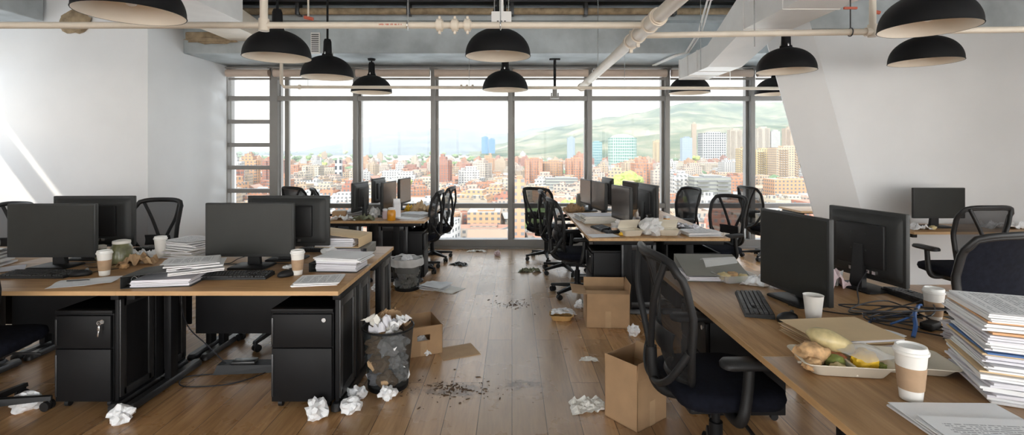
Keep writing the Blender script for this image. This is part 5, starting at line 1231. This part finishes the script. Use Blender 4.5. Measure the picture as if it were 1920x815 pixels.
# ---- landmarks: px range, top, base rows in the photo -> real position on the valley floor
def mark(name, label, x0, x1, ytop, ybase, mat, style='tower', dep=0.6, rz=0.0, cat='building', gz=GZ, parts=True):
    d = F * (EYE - gz) / (ybase - HY); w = (x1 - x0) * d / F; h = (ybase - ytop) * d / F; x = ((x0 + x1) / 2 - HX) * d / F
    dd = w * dep
    t = thing(name, label, cat, (x, d + dd / 2, gz), rz)
    if style == 'round':
        m = MB().rrloft([(w, dd * 1.3, w * .3, 0), (w, dd * 1.3, w * .3, h * .94)], n=8)
        m.build('tower_body', mat, t, smooth=False)
        MB().rrloft([(w * .9, dd * 1.1, w * .3, h * .94), (w * .7, dd * .9, w * .25, h), (w * .3, dd * .4, w * .1, h * 1.04)], n=8).build('roof_cap', mat, t, smooth=False)
    else:
        MB().box((0, 0, h / 2), (w, dd, h)).build('building_body', mat, t, smooth=False)
        MB().box((w * .05, 0, h + h * .02), (w * .5, dd * .6, max(1.5, h * .05))).build('roof_house', mat, t, smooth=False)
        m = MB()
        if style == 'balcony':
            n = max(3, int(h / 3.1))
            for k in range(n): 
                for s in (-1, 1): m.box((s * w * .27, -dd / 2 - .7, 3.1 * (k + .45)), (w * .3, 1.4, 1.1))
            m.build('balcony', mat, t, smooth=False)
        elif style == 'fins':
            for k in range(7): m.box((-w / 2 + w * (k + .5) / 7, -dd / 2 - .5, h / 2), (w * .03, 1.0, h))
            m.build('fin', mat, t, smooth=False)
        elif style == 'wings':
            for s in (-1, 1): m.box((s * w * .35, -dd / 2 - 1.5, h * .46), (w * .22, 3.0, h * .92))
            m.build('wing', mat, t, smooth=False)
    placed.append((x, d + dd / 2, max(w, dd) * .55))
    return t
mark('tower_block', 'blue glass tower far in the middle of the skyline, taller of two', 903, 915, 257, 300, 'fc_blue_glass', 'x')
mark('tower_block', 'blue glass tower far in the middle of the skyline, lower of two', 916, 928, 261, 300, 'fc_blue_glass', 'x')
mark('tower_block', 'pale blue glass tower on the hill right of the middle mullion', 1064, 1078, 258, 312, 'fc_pale_blue', 'x')
mark('tower_block', 'large green glass tower with a rounded roof right of centre', 1144, 1196, 254, 322, 'fc_green_glass', 'round')
mark('tower_block', 'teal glass tower left of the large green one', 1108, 1129, 266, 318, 'fc_teal_glass', 'x')
mark('tower_block', 'yellow apartment tower right of the large green glass tower', 1226, 1240, 264, 312, 'fc_yellow', 'balcony')
mark('tower_block', 'pale blue slab tower left of the slender tan tower', 1279, 1298, 258, 310, 'fc_pale_blue', 'x')
mark('tower_block', 'slender tan tower rising above the skyline', 1298, 1306, 232, 306, 'fc_tan', 'x')
mark('tower_block', 'white gridded office tower with dark windows', 1318, 1362, 249, 306, 'fc_grid', 'fins')
mark('tower_block', 'tan tower right of the gridded white one', 1369, 1392, 243, 312, 'fc_cream', 'balcony')
mark('tower_block', 'grey slab tower behind the last mullion', 1393, 1412, 250, 310, 'fc_grey', 'x')
mark('tower_block', 'pale tan tower right of the last mullion', 1420, 1444, 240, 306, 'fc_cream', 'balcony')
mark('tower_block', 'white tower before the hill at the right end of the glazing', 1446, 1463, 246, 306, 'fc_white', 'x')
mark('tower_block', 'tan tower at the right edge of the glazing', 1473, 1496, 240, 310, 'fc_tan', 'balcony')
mark('tower_block', 'distant pale tower on the slope behind the green glass tower', 1212, 1218, 246, 296, 'fc_white', 'x')
mark('apartment_block', 'orange apartment block right of the middle mullion, left of two', 984, 1018, 298, 352, 'fc_terra', 'wings')
mark('apartment_block', 'orange apartment block right of the middle mullion, yellower one', 1018, 1056, 302, 350, 'fc_orange', 'wings')
mark('apartment_block', 'orange apartment block left of the pipe end mullion', 1062, 1097, 297, 352, 'fc_terra', 'wings')
mark('apartment_block', 'tall orange slab close behind the middle mullion', 962, 984, 335, 470, 'fc_terra', 'x', 1.0)
mark('apartment_block', 'green grey apartment block with balconies behind the right middle bench', 1302, 1371, 332, 396, 'fc_grey', 'balcony')
mark('apartment_block', 'white stepped apartment block left of the green grey one', 1262, 1302, 330, 392, 'fc_white', 'balcony')
mark('apartment_block', 'tan apartment tower beside the last mullion', 1386, 1412, 278, 345, 'fc_yellow', 'balcony')
mark('apartment_block', 'wide yellow apartment building at the right, left wing', 1418, 1456, 280, 345, 'fc_yellow', 'balcony')
mark('apartment_block', 'wide tan apartment building at the right, right wing', 1456, 1512, 276, 348, 'fc_tan', 'balcony')
mark('apartment_block', 'low orange block below the yellow apartments at the right', 1452, 1524, 336, 384, 'fc_orange', 'x')
mark('apartment_block', 'cream hillside apartment block left of the white gridded tower', 1300, 1356, 306, 330, 'fc_cream', 'balcony')
mark('apartment_block', 'cream apartment block between the first two full window bays', 566, 600, 310, 345, 'fc_cream', 'wings')
mark('apartment_block', 'white apartment house with dark windows above the back left monitors', 716, 752, 320, 348, 'fc_white', 'x')
mark('apartment_block', 'slender grey apartment tower above the back left chairs', 628, 640, 300, 345, 'fc_grid', 'x')
mark('apartment_block', 'red block beside the tan apartments at the right', 1368, 1388, 326, 356, 'fc_brick', 'x')
mark('low_building', 'orange low building with a white roof seen from above past the aisle', 876, 938, 398, 436, 'fc_orange', 'x', 1.2)
mark('low_building', 'white terraced roof at the foot of the window past the aisle', 850, 952, 428, 452, 'fc_red_roof', 'x', 0.5)
mark('low_building', 'blue grey arched hall in the middle distance left of centre', 832, 862, 316, 332, 'fc_pale_blue', 'x')
mark('low_building', 'orange house block left of the middle mullion', 880, 912, 308, 336, 'fc_terra', 'x')
mark('low_building', 'red brick house left of the tall orange slab', 922, 950, 304, 330, 'fc_brick', 'x')
mark('low_building', 'white office roof with a long band of windows behind the canister', 1024, 1084, 334, 366, 'fc_grey', 'x')
# ---- ordinary houses, each an object; nearest ones first
mats = ['fc_terra', 'fc_orange', 'fc_brick', 'fc_cream', 'fc_white', 'fc_tan', 'fc_red_roof']
labs = {'fc_terra': 'terracotta house in the dense city below the windows', 'fc_orange': 'orange house in the dense city below the windows', 'fc_brick': 'dark brick house in the dense city below the windows', 'fc_cream': 'cream house in the dense city below the windows', 'fc_white': 'white house in the dense city below the windows', 'fc_tan': 'tan house in the dense city below the windows', 'fc_red_roof': 'pale house with a red roof in the dense city below the windows'}
proto = {}
for mt in mats:
    for st, (w, d, h) in (('flat', (16, 14, 9)), ('gable', (18, 12, 6)), ('step', (22, 15, 15)), ('tower', (18, 16, 26))):
        me = bmesh_building(w, d, h, st)
        m_ = bpy.data.meshes.new('house'); me.bm.to_mesh(m_); me.bm.free(); m_.materials.append(M[mt]); proto[mt, st] = (m_, w, d, h)
# nearer rows are larger in the view: sample by image row
cand = []
for k in range(9000):
    y = 289 + (BR.random() ** 1.25) * 185; px = BR.uniform(425, 1530)
    d = F * (EYE - GZ) / (y - HY); cand.append((px, d))
cand.sort(key=lambda c: c[1])
n_ind = 0; far = MB()
n_far = 0
for px, d in cand:
    if n_ind >= 250 and n_far > 1500: break
    x = (px - HX) * d / F
    mt = BR.choices(mats, [5, 4, 3, 4, 4, 3, 4])[0]; st = BR.choices(['flat', 'gable', 'step', 'tower'], [5, 4, 4, 1.0 if d > 420 else 0.0])[0]
    me, w, dd, h = proto[mt, st]; s = BR.uniform(.75, 1.25)
    if not free(x, d, w * s * .52): continue
    placed.append((x, d, w * s * .5))
    rz = BR.choice([0, PI / 2]) + BR.gauss(0, .22); sz = s * BR.uniform(.8, 1.25)
    if n_ind < 250:
        o = bpy.data.objects.new('house', me); COL.objects.link(o); tag(o, labs[mt], 'house', 'houses of the city: ' + mt[3:].replace('_', ' '))
        o.location = (x, d, GZ); o.rotation_euler = (0, 0, rz); o.scale = (s, s, sz); n_ind += 1
    else:
        t = bmesh.new(); t.from_mesh(me)
        bmesh.ops.transform(t, matrix=Matrix.Translation((x, d, GZ)) @ Matrix.Rotation(rz, 4, 'Z') @ Matrix.Diagonal((s, s, sz, 1)), verts=t.verts)
        for f in t.faces: f.material_index = mats.index(mt)
        m_ = bpy.data.meshes.new('t'); t.to_mesh(m_); t.free(); far.bm.from_mesh(m_); bpy.data.meshes.remove(m_); n_far += 1
o = far.build('distant_houses', M[mats[0]], smooth=False)
for mt in mats[1:]: o.data.materials.append(M[mt])
tag(o, 'carpet of small far houses spreading to the hills', 'houses', None, 'stuff')
# ---- trees
tp = []
for mt in ('tree_green', 'tree_bright', 'tree_dark'):
    for sd in range(2):
        b = MB()
        for q in range(6): 
            a = q * 1.1; b.blob((3.2 * math.cos(a) * (q > 0), 3.2 * math.sin(a) * (q > 0), 6.5 + (q % 3) * 1.2), (3.6, 3.6, 3.4), sd * 10 + q, .35, 2.2, 2)
        b.cyl((0, 0, 0), (0, 0, 6), .5, .35, seg=6)
        m_ = bpy.data.meshes.new('tree'); b.bm.to_mesh(m_); b.bm.free(); m_.materials.append(M[mt]); tp.append((m_, mt))
tl = {'tree_green': 'mid green tree among the city houses below', 'tree_bright': 'yellow green tree among the city houses below', 'tree_dark': 'dark green tree among the city houses below'}
def put_tree(x, y, s, k, lab=None):
    m_, mt = tp[k]; o = bpy.data.objects.new('tree', m_); COL.objects.link(o); tag(o, lab or tl[mt], 'tree', None if lab else 'trees of the city: ' + mt[5:])
    o.location = (x, y, GZ); o.scale = (s, s, s * BR.uniform(.8, 1.2)); o.rotation_euler = (0, 0, BR.uniform(0, 6))
def tr(px, ybase, s, k, lab=None):
    d = F * (EYE - GZ) / (ybase - HY); put_tree((px - HX) * d / F, d, s, k, lab)
tr(1176, 372, 2.6, 2, 'large yellow green tree behind the nearest pinkish monitors'); tr(1165, 376, 1.6, 3, 'smaller yellow green tree left of the large bright one'); tr(990, 452, 1.5, 0, 'tall green tree beside the orange slab past the aisle'); tr(1008, 344, 1.6, 2, 'bright tree at the foot of the orange apartment blocks')
n = 0
while n < 90:
    y = 291 + (BR.random() ** 1.2) * 165; px = BR.uniform(425, 1530); d = F * (EYE - GZ) / (y - HY); x = (px - HX) * d / F
    if not free(x, d, 6): continue
    put_tree(x, d, BR.uniform(.5, 1.0) * (1 + d / 1500), BR.randrange(6)); placed.append((x, d, 7)); n += 1
fm = MB(); base = MB().blob((0, 0, 6), (6, 6, 6), 5, .4, 2, 1); bm_ = bpy.data.meshes.new('b'); base.bm.to_mesh(bm_); base.bm.free()
for k in range(700):
    y = 287 + (BR.random() ** 1.6) * 120; px = BR.uniform(420, 1540); d = F * (EYE - GZ) / (y - HY); x = (px - HX) * d / F
    if not free(x, d, 8): continue
    t = bmesh.new(); t.from_mesh(bm_); s = BR.uniform(.6, 1.5) * (1 + d / 3000)
    bmesh.ops.transform(t, matrix=Matrix.Translation((x, d, GZ)) @ Matrix.Diagonal((s * BR.uniform(.8, 2), s, s * .8, 1)), verts=t.verts)
    m_ = bpy.data.meshes.new('t'); t.to_mesh(m_); t.free(); fm.bm.from_mesh(m_); bpy.data.meshes.remove(m_)
o = fm.build('distant_trees', 'tree_dark', smooth=False); tag(o, 'far green tree clumps between the houses toward the hills', 'trees', None, 'stuff')

# ---- hills: real terrain; crest heights follow the skyline
def lerp_prof(P, x):
    if x <= P[0][0]: return P[0][1]
    for (a, b), (c, d) in zip(P, P[1:]):
        if x <= c:
            f = (x - a) / (c - a); f = f * f * (3 - 2 * f); return b + (d - b) * f
    return P[-1][1]
def hill(name, label, crest, d0, d1, mat, amp, seed, px0, px1, nu=150, nv=36):
    def f(u, v):
        px = px0 + (px1 - px0) * u; s = v; d = d0 + (d1 - d0) * s
        zc = (HY - lerp_prof(crest, px)) * d1 / F + EYE - GZ
        k = min(1.0, s / 0.92); prof = k ** 1.5
        if s > .92: prof = 1 - (s - .92) * 2
        x = (px - HX) * d / F
        n = noise.fractal(Vector((x / 900, d / 900, seed)), 1.0, 2.0, 5) * amp * math.sin(PI * min(1, s * .95)) * min(1.0, zc / 300)
        r = (1 - abs(noise.noise(Vector((x / 600, d / 1300, seed + 5))))) - .75
        return Vector((x, d, GZ + zc * prof + n + r * amp * .8 * math.sin(PI * min(1, s))))
    o = MB().grid(f, nu, nv).build(name, mat, ang=180); struct(o, label, 'hill')
def hillmat(name, lo, mid, hi):
    m, nt, b = _new(name); v = objco(nt); f = noise_(nt, v, 0.0035, 8, .65)
    nt.links.new(ramp(nt, f, [(0.36, lo), (0.5, mid), (0.66, hi)]), b.inputs['Base Color']); b.inputs['Roughness'].default_value = 1; b.inputs['Specular IOR Level'].default_value = 0
hillmat('hill_green', (0.04, 0.06, 0.04), (0.085, 0.098, 0.06), (0.19, 0.16, 0.115))
hillmat('hill_far', (0.05, 0.065, 0.065), (0.075, 0.09, 0.09), (0.11, 0.12, 0.11))
hill('hills_far', 'pale blue mountain ridge on the far left horizon', [(400, 283), (560, 283), (620, 272), (680, 258), (720, 250), (770, 245), (800, 243), (830, 241), (880, 246), (930, 252), (960, 250), (1010, 240), (1060, 232), (1200, 228), (1600, 220)], 5200, 8200, 'hill_far', 60, 3.0, 380, 1640)
hill('hills', 'green mountain slope rising behind the towers at right', [(900, 284), (940, 270), (975, 258), (1010, 246), (1050, 238), (1100, 228), (1150, 220), (1200, 213), (1250, 202), (1290, 195), (1330, 194), (1380, 198), (1430, 196), (1480, 192), (1600, 188)], 2600, 5200, 'hill_green', 80, 9.0, 880, 1640)
hill('hills_near', 'lower green foothill behind the gridded tower', [(900, 284), (1000, 280), (1080, 268), (1180, 256), (1250, 250), (1350, 240), (1450, 236), (1600, 228)], 1700, 3000, 'hill_green', 40, 17.0, 900, 1640, 110, 26)
# ---- haze over the valley: a real scattering volume outside the building
m, nt, b = _new('valley_haze'); nt.nodes.remove(b)
vs = nd(nt, 'ShaderNodeVolumeScatter'); vs.inputs['Color'].default_value = (0.175, 0.172, 0.178, 1); vs.inputs['Density'].default_value = 1 / 3600.0; vs.inputs['Anisotropy'].default_value = 0.0
nt.links.new(vs.outputs[0], nt.nodes['Material Output'].inputs['Volume'])
hz = MB().box((0, 4640, 500), (20000, 9200, 1092)).build('haze', 'valley_haze', smooth=False)
tag(hz, 'pale bright haze hanging over the valley and hills', 'haze', None, 'stuff')

# ================================================================ light and camera
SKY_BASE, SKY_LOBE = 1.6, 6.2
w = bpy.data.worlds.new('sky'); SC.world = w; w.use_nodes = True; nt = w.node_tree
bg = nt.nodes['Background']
tc = nd(nt, 'ShaderNodeTexCoord'); sp = nd(nt, 'ShaderNodeSeparateXYZ'); nt.links.new(tc.outputs['Generated'], sp.inputs[0])
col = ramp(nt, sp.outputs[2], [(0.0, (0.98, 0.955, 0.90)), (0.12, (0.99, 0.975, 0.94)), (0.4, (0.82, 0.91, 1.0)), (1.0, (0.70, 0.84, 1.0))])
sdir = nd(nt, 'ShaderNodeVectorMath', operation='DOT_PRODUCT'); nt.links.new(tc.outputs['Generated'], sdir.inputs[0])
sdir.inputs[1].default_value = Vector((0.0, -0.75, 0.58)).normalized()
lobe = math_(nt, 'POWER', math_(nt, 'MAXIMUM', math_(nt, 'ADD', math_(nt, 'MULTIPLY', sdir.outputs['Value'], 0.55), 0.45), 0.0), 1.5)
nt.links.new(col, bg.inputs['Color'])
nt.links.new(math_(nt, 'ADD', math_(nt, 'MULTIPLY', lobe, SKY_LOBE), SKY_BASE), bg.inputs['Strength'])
ld = bpy.data.lights.new('sun', 'SUN'); ld.energy = 3.4; ld.color = (1.0, 0.93, 0.80); ld.angle = math.radians(1.0)
lo = bpy.data.objects.new('sun', ld); COL.objects.link(lo)
lo.rotation_euler = Vector((0.5, 0.55, -0.65)).to_track_quat('-Z', 'Y').to_euler(); lo.location = (-20, -20, 30)

cd = bpy.data.cameras.new('camera'); cam = bpy.data.objects.new('camera', cd); COL.objects.link(cam)
cam.location = (0, 0, EYE); cam.rotation_euler = (PI / 2, 0, 0)
cd.sensor_width = 36; cd.lens = 36 * F / 1920; cd.shift_y = (HY - 407.5) / 1920; cd.shift_x = 0
cd.clip_start = 0.05; cd.clip_end = 30000
SC.camera = cam
vs_ = SC.view_settings; SC.display_settings.display_device = 'sRGB'; vs_.view_transform = 'Standard'; vs_.look = 'None'; vs_.gamma = 1.0; vs_.exposure = 0.1; vs_.use_curve_mapping = False
cy = SC.cycles
cy.use_denoising = True
try: cy.denoiser = 'OPENIMAGEDENOISE'
except Exception: pass
cy.max_bounces = 10; cy.diffuse_bounces = 5; cy.glossy_bounces = 4; cy.transmission_bounces = 4; cy.transparent_max_bounces = 24; cy.volume_bounces = 0
cy.caustics_reflective = False; cy.caustics_refractive = False; cy.sample_clamp_indirect = 6
cy.use_adaptive_sampling = True; cy.adaptive_threshold = 0.015
